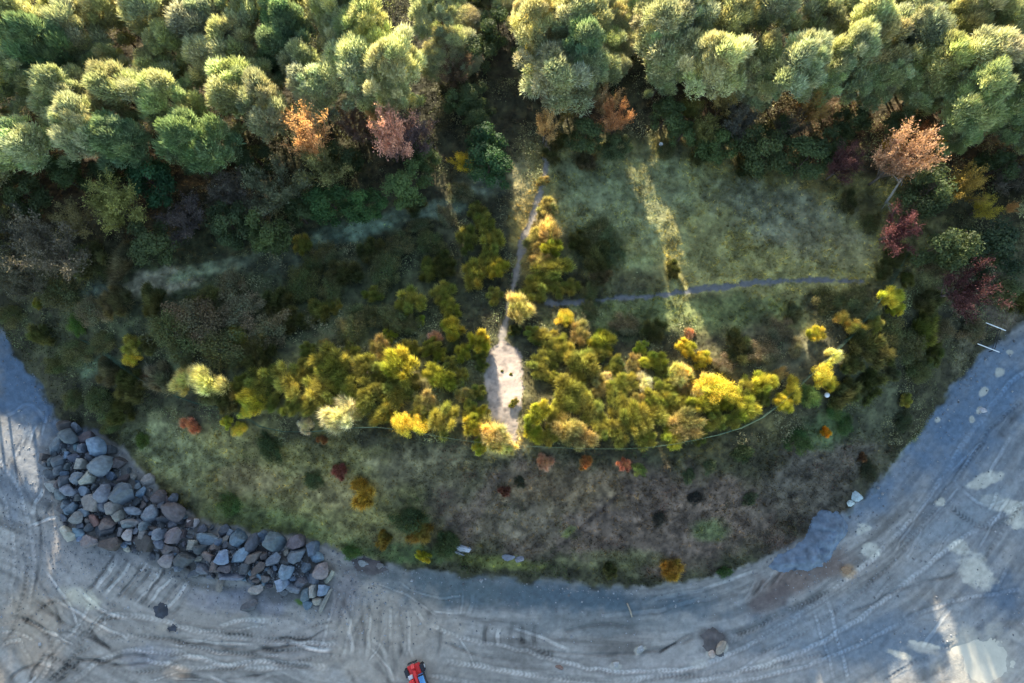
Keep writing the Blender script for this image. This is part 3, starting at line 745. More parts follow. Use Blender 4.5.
def plant(kind, px, py, rpx, col, cw, name, cat, group, up=None, hs=1.0, v=None, base=1.0, word=None, free=False):
    """stand one plant so that its crown shows at px,py with radius rpx pixels"""
    unitr = {'pine': 3.1, 'broad': 2.5, 'twiggy': 2.5}.get(kind, 1.0)
    unith = {'pine': 7.2, 'broad': 3.8, 'twiggy': 4.2}.get(kind, .55)
    s = rpx*.13/unitr
    for _ in range(2):
        upz = unith*s*hs
        x, y, z = ground(px, py, upz)
        depth = (CAMZ-z-upz)*ct+y*st if True else 0
        s = rpx*depth/F/unitr
    if not free and (kind == 'pine' or (kind in ('twiggy', 'broad') and rpx > 13 and py > 60)): x, y = lane_shift(float(x), float(y), unitr*s*(1 if kind == 'pine' else .8))
    if kind == 'pine' and not free:
        x, y = lane_shift(x, y, unitr*s)
        if in_lane(x, y, unitr*s): return None
    nv = max(k[1] for k in PROTO if k[0] == kind)+1
    v = int(rng.integers(nv)) if v is None else v
    key = (kind, v, name)
    if key not in FIRST:
        root = empty(name); a, b = PROTO[kind, v]
        p1 = link('trunk' if kind in ('pine', 'broad', 'twiggy') else 'stem', a, root); p2 = link('crown' if kind in ('pine', 'broad', 'twiggy') else 'foliage', b, root)
        FIRST[key] = root
    else: root = dup(FIRST[key])
    zz = float(top_z(np.array([float(x)]), np.array([float(y)]))[0])
    root.location = (float(x), float(y), zz-.03); root.rotation_euler = (0, 0, rng.uniform(0, 6.28))
    q = rng.uniform(.9, 1.12) if unitr > 1 else rng.uniform(.8, 1.25); root.scale = (s*q, s/q, s*hs*rng.uniform(.85, 1.12))
    root.rotation_euler = (rng.uniform(-.09, .09), rng.uniform(-.09, .09), root.rotation_euler[2])
    g = np.array([1., 1., 1.] if kind == 'pine' else [1.45, 1.5, 1.36])*rng.uniform(.88, 1.13)*(1+rng.normal(size=3)*.025)
    for ch in root.children: ch.color = (*[float(q) for q in (np.array(col)*g)/max(1, (np.array(col)*g).max()/.72)], 1)
    tag(root, None, cat, group)
    plants.append([root, px, py, cw, word or cat])
    return root

# ---- pines
PG = (.52, .56, .34)
pines = [(20,20,27),(40,52,22),(82,34,22),(100,10,20),(146,12,24),(164,46,20),(200,30,25),(236,8,22),(238,50,20),(10,74,20),(112,66,14),(58,98,24),(20,140,26),(80,140,22),(128,100,28),(120,140,22),(178,108,25),(190,146,24),(232,100,26),(262,108,22),
 (284,16,21),(334,6,20),(277,50,20),(348,70,28),(312,97,21),(392,28,26),(410,60,24),(412,90,18),(466,38,25),(440,8,18),(510,12,15),(534,20,26),(554,64,32),(598,18,26),(590,48,20),(648,36,30),(640,76,18),(685,15,26),(715,64,27),(732,20,26),(760,46,20),(766,82,18),
 (777,16,24),(794,70,25),(827,20,24),(844,60,22),(871,14,24),(890,45,25),(888,76,18),(922,27,28),(948,64,25),(976,16,22),(975,58,28),(980,108,24),(1012,80,26),(1010,34,25),(975,134,18),(1022,120,20)]
extra = [(5,-18,26),(60,-14,26),(120,-25,26),(190,-16,26),(262,-22,26),(320,-30,24),(385,-18,26),(440,-38,24),(560,-24,26),(620,-22,26),(680,-30,26),(740,-22,26),(800,-30,26),(850,-24,26),(905,-22,26),(960,-28,26),(1015,-20,26),(1050,20,26),(30,75,20),(95,60,18),(150,70,20),(215,60,22),(255,70,20),(300,60,20),(365,30,20),(375,95,18),(430,40,18),(340,40,18),(575,30,20),(620,60,20),(668,60,20),(690,50,20),(745,75,18),(705,30,20),(815,50,20),(868,75,20),(910,60,20),(935,90,20),(990,85,20),(1000,110,20),(825,80,18),(-35,235,24),(-72,275,24),(-45,190,24),(-22,20,26),(-26,90,26),(-20,150,24),(1052,90,26),(1050,140,22),(-60,120,26),(-70,190,26),(-110,150,28),(-110,220,26),(-150,180,26),(-70,50,26),(-160,250,26),(1090,110,28),(1100,170,28),(1075,200,24),(1130,220,26),(1120,60,28)]  # unseen pines outside the frame are added to cast shade into view
for i, (a, b, r) in enumerate(pines):
    t = rng.uniform(-1, 1); bb = rng.uniform(.78, 1.12); col = (bb*PG[0]*(1+.08*t), bb*PG[1]*(1+.04*t), bb*PG[2]*(1-.12*t))
    cw = 'pale green' if t > .1 else 'green'
    if b > 90 and a > 500: cw = 'deep green'; col = (.38, .47, .26)
    if (a, b) in ((40, 52), (277, 50), (284, 16), (590, 48), (120, 140), (190,146)): cw = 'dark green'; col = (.24, .34, .19)
    plant('pine', a, b-(6 if b > 85 else 0), r*(1.04 if a > 500 else 1.12), col, cw, 'pine_tree', 'pine', 'pines of the wood along the top', word='pine tree', v=i % 6, hs=rng.uniform(.95, 1.2)*28/max(r, 22)*(1.15 if a > 860 or a < 60 else (1.05 if a > 700 else 1)))
for i, (a, b, r) in enumerate(extra):
    plant('pine', a, b, r*1.2, PG, 'green', 'pine_tree', 'pine', 'pines of the wood along the top', word='pine tree', v=i % 6)

for i, (a, b, r) in enumerate([(598,6,19),(622,14,19),(608,36,18),(630,40,15),(588,-12,18),(640,-10,18),(618,62,15),(655,10,18),(690,60,15),(566,8,16),(600,62,14),(700,8,18),(505,2,14),(482,-6,14),(452,44,21),(436,66,18),(466,20,19),(448,12,18),(470,62,15)]):
    t = rng.uniform(-1, 1)
    plant('pine', a, b, r, (PG[0]*(.9+.08*t), PG[1]*.92, PG[2]*.9), 'short pale', 'pine_tree', 'pine', 'pines of the wood along the top', word='pine tree', v=i % 6, hs=.56, free=True)
# ---- broadleaf and bare trees between wood and scrub
ORG = (.50, .29, .15); TAN = (.30, .20, .11); PNK = (.30, .11, .10); PUR = (.11, .075, .085); MAR = (.085, .036, .042); OLV = (.17, .16, .05); YEL = (.36, .27, .03); GRY = (.13, .12, .10); GRN = (.075, .105, .04); DGR = (.062, .082, .036); BRN = (.13, .085, .06)
trees = [('twiggy',312,138,22,ORG,'orange'),('twiggy',318,165,24,(.14,.14,.06),'olive'),('twiggy',386,134,24,(.46,.24,.20),'pink-red'),('twiggy',388,112,13,ORG,'orange'),('twiggy',428,128,22,PUR,'purple'),('twiggy',352,128,18,(.16,.10,.09),'brown'),
 ('twiggy',276,186,26,(.13,.14,.085),'grey-olive'),('twiggy',225,188,22,(.12,.10,.085),'grey-brown'),('broad',150,182,24,(.04,.09,.045),'deep green'),('twiggy',108,203,28,(.22,.21,.07),'yellow-olive'),('twiggy',72,222,20,(.17,.14,.07),'olive-brown'),('twiggy',182,216,22,(.07,.055,.06),'dark purple'),
 ('broad',455,152,24,(.035,.07,.03),'dark green'),('broad',500,165,20,(.04,.08,.035),'dark green'),('broad',490,-8,20,DGR,'dark green'),('broad',500,26,18,DGR,'dark green'),('broad',478,50,16,DGR,'dark green'),('broad',508,62,14,DGR,'dark green'),('broad',492,90,14,DGR,'dark green'),('broad',480,115,14,DGR,'dark green'),('broad',905,120,14,DGR,'dark green'),('broad',850,120,16,DGR,'dark green'),('broad',640,140,14,DGR,'dark green'),('broad',780,128,14,DGR,'dark green'),('broad',832,140,16,DGR,'dark green'),('broad',60,175,20,DGR,'dark green'),('broad',105,165,16,DGR,'dark green'),('broad',200,165,16,DGR,'dark green'),('broad',255,155,18,DGR,'dark green'),('broad',345,150,18,DGR,'dark green'),('broad',680,135,14,GRN,'dark green'),('broad',425,155,14,DGR,'dark green'),('broad',446,98,15,GRN,'dark green'),('broad',425,100,14,GRN,'dark green'),('twiggy',463,160,11,YEL,'yellow'),('twiggy',528,132,12,(.40,.26,.12),'tan'),('twiggy',450,72,16,BRN,'brown'),  # dark green trees in the pine gap are added to block low sun
 ('twiggy',569,108,14,(.24,.19,.07),'olive-tan'),('twiggy',608,98,15,TAN,'tan'),('twiggy',622,120,14,(.38,.19,.09),'orange-brown'),('twiggy',690,106,13,(.22,.20,.06),'olive'),('twiggy',702,128,16,(.18,.17,.06),'olive'),('broad',660,118,18,DGR,'dark green'),('broad',585,140,17,DGR,'dark green'),
 ('twiggy',815,106,15,(.34,.20,.07),'orange-brown'),('twiggy',725,100,13,(.28,.20,.08),'tan'),('twiggy',745,120,18,GRY,'grey'),('twiggy',790,130,18,(.10,.08,.06),'brown'),('twiggy',905,158,25,(.34,.21,.14),'orange-tan'),('twiggy',893,146,10,(.55,.26,.03),'orange'),('twiggy',922,132,10,(.40,.14,.07),'red-orange'),('twiggy',940,146,7,YEL,'yellow'),
 ('twiggy',843,165,17,MAR,'maroon'),('twiggy',903,226,21,(.11,.042,.048),'maroon'),('twiggy',966,286,24,(.085,.036,.04),'maroon'),('twiggy',970,186,17,(.28,.20,.06),'yellow-brown'),('twiggy',988,205,13,(.34,.28,.05),'yellow'),('twiggy',1011,208,6,ORG,'orange'),
 ('twiggy',45,250,30,(.10,.09,.075),'grey-brown'),('twiggy',12,235,26,(.09,.085,.07),'grey-brown'),('twiggy',20,285,22,(.09,.085,.07),'grey-brown'),('broad',150,240,22,DGR,'dark green'),('broad',20,190,22,DGR,'dark green'),('broad',225,225,22,DGR,'dark green'),('broad',270,225,22,GRN,'dark green'),
 ('broad',930,195,24,DGR,'dark green'),('broad',950,240,24,DGR,'dark green'),('broad',1000,250,26,(.035,.055,.03),'dark green'),('broad',1000,165,18,DGR,'dark green'),('twiggy',1010,175,16,GRY,'grey'),('broad',760,150,22,DGR,'dark green'),('broad',805,160,22,DGR,'dark green'),('broad',720,145,18,GRN,'dark green'),
 ('broad',330,200,20,(.05,.10,.035),'green'),('broad',365,205,18,(.05,.10,.035),'green'),('broad',410,185,20,GRN,'dark green'),('broad',300,215,16,DGR,'dark green'),('twiggy',250,210,16,GRY,'grey')]
for i, (kd, a, b, r, col, cw) in enumerate(trees):
    low = r < 12
    plant(kd, a, b, r*1.15, col, cw, 'autumn_tree' if kd == 'twiggy' else 'leafy_tree', 'tree', 'small trees between the wood and the scrub', word=('bare-twigged tree' if kd == 'twiggy' else 'leafy tree'), hs=(.9 if not low else .7)*(1.35 if kd == 'broad' and (a > 870) else 1)*(1.6 if cw in ('orange', 'pink-red', 'orange-tan', 'orange-brown', 'tan', 'red-orange', 'yellow-brown') else 1)*(1.25 if cw in ('purple', 'maroon', 'yellow') else 1))
# fallen-pale birch with a white trunk
def birch(px, py):
    x, y, z = [float(q) for q in ground(px, py)]
    root = empty('birch_tree', (x, y, z-.1)); mb = MB()
    tip = np.array([-1.2, 1.5, 8.0])
    mb.tube([(0, 0, 0), tip*.3, tip*.6+[0, .1, 0], tip], [.19, .16, .12, .05], 8)
    for a, L in ((.4, 2.6), (2.6, 1.6), (1.2, 2.0), (3.6, 1.6), (.1, 1.6), (5.2, 1.5), (4.2, 1.3)):
        b = tip*rng.uniform(.55, .95); e = b+np.array([math.cos(a)*L, math.sin(a)*L, L*.6]); mb.tube([b, (b+e)/2+[0, 0, .15], e], [.06, .04, .015], 5)
    for a in (4.0, 4.9, 5.6):
        e = np.array([math.cos(a)*1.4, math.sin(a)*1.4, .5]); mb.tube([(0, 0, .5), e*.6+[0, 0, .2], e], [.04, .03, .01], 5)
    mb.build('trunk', M_PALEBARK, root, True)
    n = 260; P = tip*.85+unit(n)*rng.uniform(.4, 1.7, (n, 1)); v, f, c = leaves(P, unit(n), .07, rng.uniform(.7, 1.3, n))
    link('crown', mesh_from('crown', v, f, M_LEAF, c), root, (.5, .24, .04))
    tag(root, 'leaning birch with a bare white trunk, at the right edge of the meadow', 'tree')
birch(886, 203)

# ---- shrubs
Y1 = (.36, .34, .07); Y2 = (.46, .39, .06); OL = (.25, .245, .075); OL2 = (.16, .17, .055); STR = (.48, .42, .24); WHT = (.58, .53, .42); TN = (.32, .27, .14); YG = (.28, .29, .06); DG = (.085, .092, .036); DG2 = (.105, .11, .055); SAL = (.42, .20, .14)
shr = [(302,245,11,OL,'olive'),(319,311,13,OL2,'olive'),(333,304,9,OL,'olive'),(373,294,10,OL2,'olive'),(412,301,15,OL,'olive'),(429,270,12,OL2,'olive'),(444,292,13,OL,'olive'),(449,308,11,OL,'olive'),(420,321,6,YG,'yellow-green'),
 (474,272,14,OL,'olive'),(486,262,13,OL,'olive'),(500,268,11,Y1,'yellow'),(466,237,13,OL2,'olive'),(492,240,14,OL,'olive'),(484,224,12,OL,'olive'),(478,210,10,OL2,'olive'),(494,296,9,OL,'olive'),(452,328,12,Y1,'yellow'),(434,338,8,(.42,.26,.2),'pink'),(479,340,12,Y1,'yellow'),(462,353,10,YG,'yellow-green'),(439,355,8,YG,'yellow-green'),(430,347,10,OL,'olive'),(380,346,12,TN,'tan'),(388,336,8,YG,'yellow-green'),(324,346,8,TN,'tan'),(307,350,9,OL2,'olive'),
 (331,365,20,OL,'olive'),(365,368,18,OL,'olive'),(396,365,18,Y1,'yellow'),(440,378,15,YG,'yellow-green'),(452,365,9,OL,'olive'),(287,382,17,OL,'olive'),(257,384,16,OL,'olive'),(321,388,17,OL,'olive'),(345,388,14,OL,'olive'),(368,398,16,OL,'olive'),(395,393,17,OL,'olive'),(425,400,12,TN,'tan'),(338,416,17,WHT,'pale straw'),(355,412,9,STR,'straw'),(290,407,11,OL2,'olive'),(305,425,8,(.45,.38,.33),'greyish'),(402,424,12,Y2,'bright yellow'),(418,426,10,Y2,'bright yellow'),(418,410,11,OL,'olive'),(442,420,16,OL,'olive'),(469,409,9,OL,'olive'),(472,424,11,Y1,'yellow'),(494,434,16,STR,'straw'),(464,395,9,TN,'tan'),(508,448,8,STR,'straw'),(480,446,9,Y1,'yellow'),(482,412,8,Y1,'yellow'),(475,392,9,OL,'olive'),(460,376,10,OL,'olive'),(408,382,12,OL,'olive'),(378,385,11,OL,'olive'),(306,405,13,OL,'olive'),(270,400,11,OL2,'olive'),(352,350,10,OL2,'olive'),(410,348,10,OL,'olive'),(300,372,12,OL,'olive'),(272,372,9,OL2,'olive'),(380,415,12,OL,'olive'),(240,384,11,OL2,'olive'),
 (502,371,1.4,OL2,'tiny olive'),(511,374,1.8,OL,'tiny olive'),(513,403,5,OL,'small olive'),(479,356,9,OL2,'dark olive'),(481,366,7,OL2,'dark olive'),(520,308,14,STR,'straw'),(566,318,9,Y2,'bright yellow'),(554,266,17,OL,'olive'),(537,237,13,TN,'tan'),(550,228,12,STR,'straw'),(534,287,14,OL,'olive'),(571,287,10,OL,'olive'),(540,262,12,TN,'tan'),(548,205,10,TN,'tan'),(552,246,10,Y1,'yellow'),(556,288,10,OL,'olive'),(543,180,6,TN,'tan'),(581,331,12,TN,'tan'),(604,341,13,YG,'yellow-green'),(547,338,12,OL,'olive'),(550,355,14,OL2,'olive'),(540,368,13,OL,'olive'),(584,365,17,OL,'olive'),(571,385,16,OL,'olive'),(567,400,14,OL,'olive'),(534,334,9,OL,'olive'),(564,348,12,OL,'olive'),
 (641,348,8,YG,'yellow-green'),(653,361,12,YG,'yellow-green'),(688,348,10,Y1,'yellow'),(702,358,10,Y1,'yellow'),(690,334,6,(.42,.26,.2),'pink'),(682,375,12,STR,'straw'),(645,383,9,WHT,'white-grey'),(608,378,7,WHT,'white-grey'),(621,384,14,OL,'olive'),(668,387,12,OL,'olive'),(719,388,16,Y2,'bright yellow'),(732,394,12,Y2,'bright yellow'),(706,386,12,STR,'straw'),(749,386,10,OL,'olive'),(763,380,9,YG,'yellow-green'),(736,420,11,OL,'olive'),(749,408,13,YG,'yellow-green'),(618,402,14,OL,'olive'),(591,408,16,OL,'olive'),(567,428,16,TN,'tan'),(583,437,15,TN,'tan'),(537,413,13,Y1,'yellow'),(534,432,11,Y1,'yellow'),(635,418,17,OL,'olive'),(660,416,14,OL,'olive'),(688,422,18,TN,'tan'),(675,438,12,YG,'yellow-green'),(645,437,12,OL,'olive'),(619,434,13,OL,'olive'),(702,404,13,Y1,'yellow'),(715,422,11,OL,'olive'),(600,388,11,TN,'tan'),(553,378,9,OL,'olive'),(556,412,12,OL,'olive'),(552,434,11,OL,'olive'),(603,428,11,OL,'olive'),(655,400,12,OL,'olive'),(637,402,10,TN,'tan'),(676,402,12,OL,'olive'),(690,390,10,TN,'tan'),(700,436,9,OL2,'olive'),(634,366,10,TN,'tan'),(615,366,10,OL2,'olive'),(600,352,10,OL,'olive'),(668,372,9,OL,'olive'),(727,404,9,Y1,'yellow'),(764,396,9,OL2,'olive'),
 (893,296,12,Y1,'yellow'),(897,308,9,Y1,'yellow'),(842,317,8,(.5,.4,.14),'straw'),(854,326,9,(.5,.4,.14),'straw'),(876,324,9,(.30,.28,.10),'olive'),(925,331,17,OL2,'olive'),(817,333,9,Y1,'yellow'),(794,312,10,(.12,.13,.08),'grey-green'),(797,348,9,(.20,.17,.12),'grey'),(836,356,8,STR,'straw'),(826,375,12,Y2,'bright yellow'),(767,383,12,Y1,'yellow'),(794,389,11,Y1,'yellow'),(780,375,9,TN,'tan'),(785,405,10,Y1,'yellow'),(826,432,6,(.45,.25,.03),'yellow'),(812,397,12,(.07,.11,.035),'green'),(891,372,10,(.10,.115,.07),'grey-green'),(908,345,18,DG2,'dark green'),(908,279,8,OL2,'olive'),(907,399,7,OL,'olive'),(833,383,8,Y1,'yellow'),
 (132,345,12,OL,'yellow-olive'),(129,358,8,Y2,'bright yellow'),(237,335,11,OL,'olive'),(37,303,6,OL,'olive'),(75,325,10,(.07,.12,.03),'green'),(184,380,14,STR,'straw'),(204,382,16,(.5,.45,.28),'straw'),(160,380,17,(.19,.17,.14),'grey'),(143,378,8,(.35,.27,.22),'pinkish'),(190,425,9,SAL,'salmon'),(226,422,7,Y1,'yellow'),(239,429,8,Y2,'bright yellow'),(250,400,14,Y1,'yellow'),(245,410,8,Y2,'bright yellow'),
 (362,494,14,(.40,.27,.07),'orange'),(418,532,14,(.27,.18,.07),'orange-brown'),(423,557,7,(.34,.30,.05),'yellow'),(383,540,9,(.22,.16,.05),'brown'),(672,568,12,(.34,.22,.06),'orange'),(545,462,9,(.42,.26,.21),'pink'),(585,463,7,(.48,.26,.12),'orange'),(625,465,7,(.38,.17,.15),'pink-red'),(340,472,8,(.20,.09,.09),'crimson'),(505,491,6,(.16,.08,.07),'crimson'),(322,440,5,(.3,.16,.09),'orange'),(863,457,5,(.15,.09,.06),'rusty'),
 (695,498,8,(.03,.028,.028),'blackish'),(660,518,8,(.03,.03,.028),'blackish'),(520,482,6,(.04,.045,.03),'blackish'),(745,453,11,(.03,.045,.022),'dark green'),(690,475,8,(.05,.065,.035),'dark green'),(710,465,8,(.05,.065,.035),'dark green'),(640,470,7,(.10,.13,.04),'green'),
 (410,520,16,(.045,.065,.03),'dark green'),(230,505,12,(.06,.10,.035),'green'),(312,480,10,(.06,.08,.035),'green'),(448,545,14,(.05,.07,.03),'dark green'),(350,552,9,(.07,.11,.035),'green'),(268,447,14,(.045,.065,.028),'dark green'),(140,440,8,(.09,.13,.03),'green'),(750,500,8,(.06,.07,.04),'dark green'),(800,440,14,(.06,.10,.035),'green'),(845,425,10,(.06,.10,.035),'green'),(835,410,10,(.06,.10,.035),'green'),(905,420,10,(.05,.06,.035),'dark green'),(870,470,10,(.05,.055,.035),'dark green'),(610,570,8,(.10,.11,.05),'olive'),(725,572,7,(.05,.09,.03),'green')]
# dark shrubs in the shade of the wood
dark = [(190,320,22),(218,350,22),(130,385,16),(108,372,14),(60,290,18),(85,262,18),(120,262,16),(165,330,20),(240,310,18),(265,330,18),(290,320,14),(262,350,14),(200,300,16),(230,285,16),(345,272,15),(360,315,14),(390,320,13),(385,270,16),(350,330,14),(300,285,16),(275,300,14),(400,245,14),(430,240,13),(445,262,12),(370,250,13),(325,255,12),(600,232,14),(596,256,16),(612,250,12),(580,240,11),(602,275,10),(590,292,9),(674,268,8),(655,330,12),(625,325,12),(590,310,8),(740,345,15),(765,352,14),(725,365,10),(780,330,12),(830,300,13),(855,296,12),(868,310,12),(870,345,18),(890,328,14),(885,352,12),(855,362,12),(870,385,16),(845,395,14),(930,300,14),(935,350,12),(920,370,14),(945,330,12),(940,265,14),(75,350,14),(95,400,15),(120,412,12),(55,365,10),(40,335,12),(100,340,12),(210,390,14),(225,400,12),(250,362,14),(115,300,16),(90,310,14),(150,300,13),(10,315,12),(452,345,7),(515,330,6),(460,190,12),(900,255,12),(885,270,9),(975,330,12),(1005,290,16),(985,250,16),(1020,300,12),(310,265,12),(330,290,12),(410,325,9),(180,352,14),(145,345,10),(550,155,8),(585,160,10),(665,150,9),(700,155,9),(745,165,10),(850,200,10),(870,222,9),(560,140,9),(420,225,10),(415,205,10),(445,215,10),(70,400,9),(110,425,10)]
for (a, b, r, col, cw) in shr:
    kd = 'straw' if cw in ('straw', 'pale straw', 'white-grey', 'salmon', 'grey', 'orange-brown', 'pink', 'pink-red', 'crimson', 'orange', 'greyish') else ('dense' if cw in ('dark green', 'green', 'blackish') or 'bright' in cw else 'broom')
    nm = {'straw': 'dry_shrub', 'dense': 'leafy_shrub', 'broom': 'broom_shrub'}[kd]
    plant(kd, a, b, r*1.22, col, cw, nm, 'shrub', 'shrubs of the mound', word={'straw': 'dry shrub', 'dense': 'leafy shrub', 'broom': 'broom shrub'}[kd], hs=(rng.uniform(.95, 1.3) if r > 9 else 1)*(1.6 if cw in ('straw', 'pale straw', 'bright yellow', 'yellow') and b < 430 else 1))
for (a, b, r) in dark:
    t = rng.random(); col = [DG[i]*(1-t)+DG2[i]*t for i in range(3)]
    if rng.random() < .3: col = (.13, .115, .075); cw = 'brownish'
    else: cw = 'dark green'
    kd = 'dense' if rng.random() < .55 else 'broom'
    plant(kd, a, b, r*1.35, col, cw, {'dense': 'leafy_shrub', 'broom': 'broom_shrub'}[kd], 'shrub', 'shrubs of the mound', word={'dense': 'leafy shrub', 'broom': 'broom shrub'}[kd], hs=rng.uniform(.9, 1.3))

# ------------------------------------------------------------------ labels of the plants
def region(px, py, w):
    if w == 'pine tree':
        row = "in the wood's top row" if py < 32 else ("in the wood's middle row" if py < 88 else "in the wood's front row")
        if py < -5 or px < 0 or px > 1024: row = "at or beyond the photo's border"
        side = "left" if px < 490 else ("above the meadow" if px < 780 else "far right")
        return row+', '+side
    if 'tree' in w:
        if px < 250: return "at the wood's left edge"
        if px < 500: return 'left of the footpath, below the pines'
        if px < 770: return 'between the pines and the meadow'
        if px < 920 and py < 200: return 'near the white birch'
        return 'right of the meadow'
    if py > 455 or (px > 780 and py > 410) : 
        if px < 480: return 'on the grassy bank above the boulders and track'
        if px < 700: return 'on the brown bank below the scrub'
        return 'on the dark bank at the right'
    if px < 125: return 'above the blue gravel at far left'
    if px < 255 and py > 290: return 'near the straw bush at left'
    if px < 360 and py < 335: return 'in the shaded hollow at left'
    if px < 456 and py < 335: return 'in the shade left of the footpath'
    if 456 <= px < 512 and py < 335: return 'hugging the left side of the footpath'
    if px < 345: return "in the sunlit scrub's left end"
    if px < 400: return 'in the sunlit scrub above the orange bush'
    if px < 448: return 'in the sunlit scrub, middle left'
    if px < 530 and py > 330: return "along the clearing's left and lower edge"
    if px < 580 and py < 330: return 'hugging the right side of the footpath'
    if px < 562: return "along the clearing's right edge"
    if py < 200: return "along the meadow's upper edge"
    if px < 610 and py > 330: return 'in the sunlit scrub right of the clearing'
    if px < 665 and py > 330: return 'in the sunlit scrub, middle right'
    if px < 712 and py > 330: return "in the scrub left of the wire fence"
    if px < 805 and py > 330: return 'beside the upper wire fence'
    if px < 790: return "on the meadow's lower half"
    if px < 865: return 'where the side path ends'
    return "at the mound's right end"
ORD = ['first', 'second', 'third', 'fourth', 'fifth', 'sixth', 'seventh', 'eighth', 'ninth', 'tenth', 'eleventh', 'twelfth', 'thirteenth', 'fourteenth', 'fifteenth', 'sixteenth', 'seventeenth', 'eighteenth', 'nineteenth', 'twentieth']
def label_all(items):
    cl = {}
    for o, px, py, cw, w in items: cl.setdefault((cw, w, region(px, py, w)), []).append((px, py, o))
    for (cw, w, rg), L in cl.items():
        L.sort(key=lambda t: t[0])
        for i, (px, py, o) in enumerate(L):
            if len(L) == 1: s = f'{cw} {w} {rg}'
            elif len(L) == 2: s = f"{('left', 'right')[i]}-hand {cw} {w} {rg}"
            elif i == 0: s = f'leftmost {cw} {w} {rg}'
            elif i == len(L)-1: s = f'rightmost {cw} {w} {rg}'
            else: s = f'{ORD[i]} {cw} {w} from left {rg}' if i < 20 else f'{cw} {w} {rg}'
            o['label'] = s
label_all(plants)

# ------------------------------------------------------------------ boulders
def rock_mesh(v):
    bm = bmesh.new(); bmesh.ops.create_icosphere(bm, subdivisions=4, radius=1)
    n = unit(10); n[:, 2] *= .9; n /= np.linalg.norm(n, axis=1, keepdims=True); dd = rng.uniform(.48, .92, 10)
    for p in bm.verts:
        u = np.array(p.co); u /= np.linalg.norm(u); q = n@u
        r = np.min(np.where(q > .05, dd/np.maximum(q, .05), 9)); r = min(r, 1.25)
        r *= 1+.035*math.sin(u[0]*9+v)*math.sin(u[1]*8+2*v)+rng.normal()*.006
        p.co = Vector(u*r*[1, 1, .8])
    me = bpy.data.meshes.new('boulder'); bm.to_mesh(me); bm.free(); me.materials.append(M_ROCK); return me
ROCK = [rock_mesh(v) for v in range(12)]
cB = (.19, .215, .24); cD = (.11, .12, .13); cP = (.225, .195, .19); cT = (.36, .34, .30); cN = (.15, .13, .12); cL = (.20, .27, .33); cS = (.34, .21, .17)
def cname(c): return {cB: 'blue-grey', cD: 'dark grey', cP: 'pinkish', cT: 'pale tan', cN: 'brown', cL: 'bright blue-grey', cS: 'salmon'}[c]
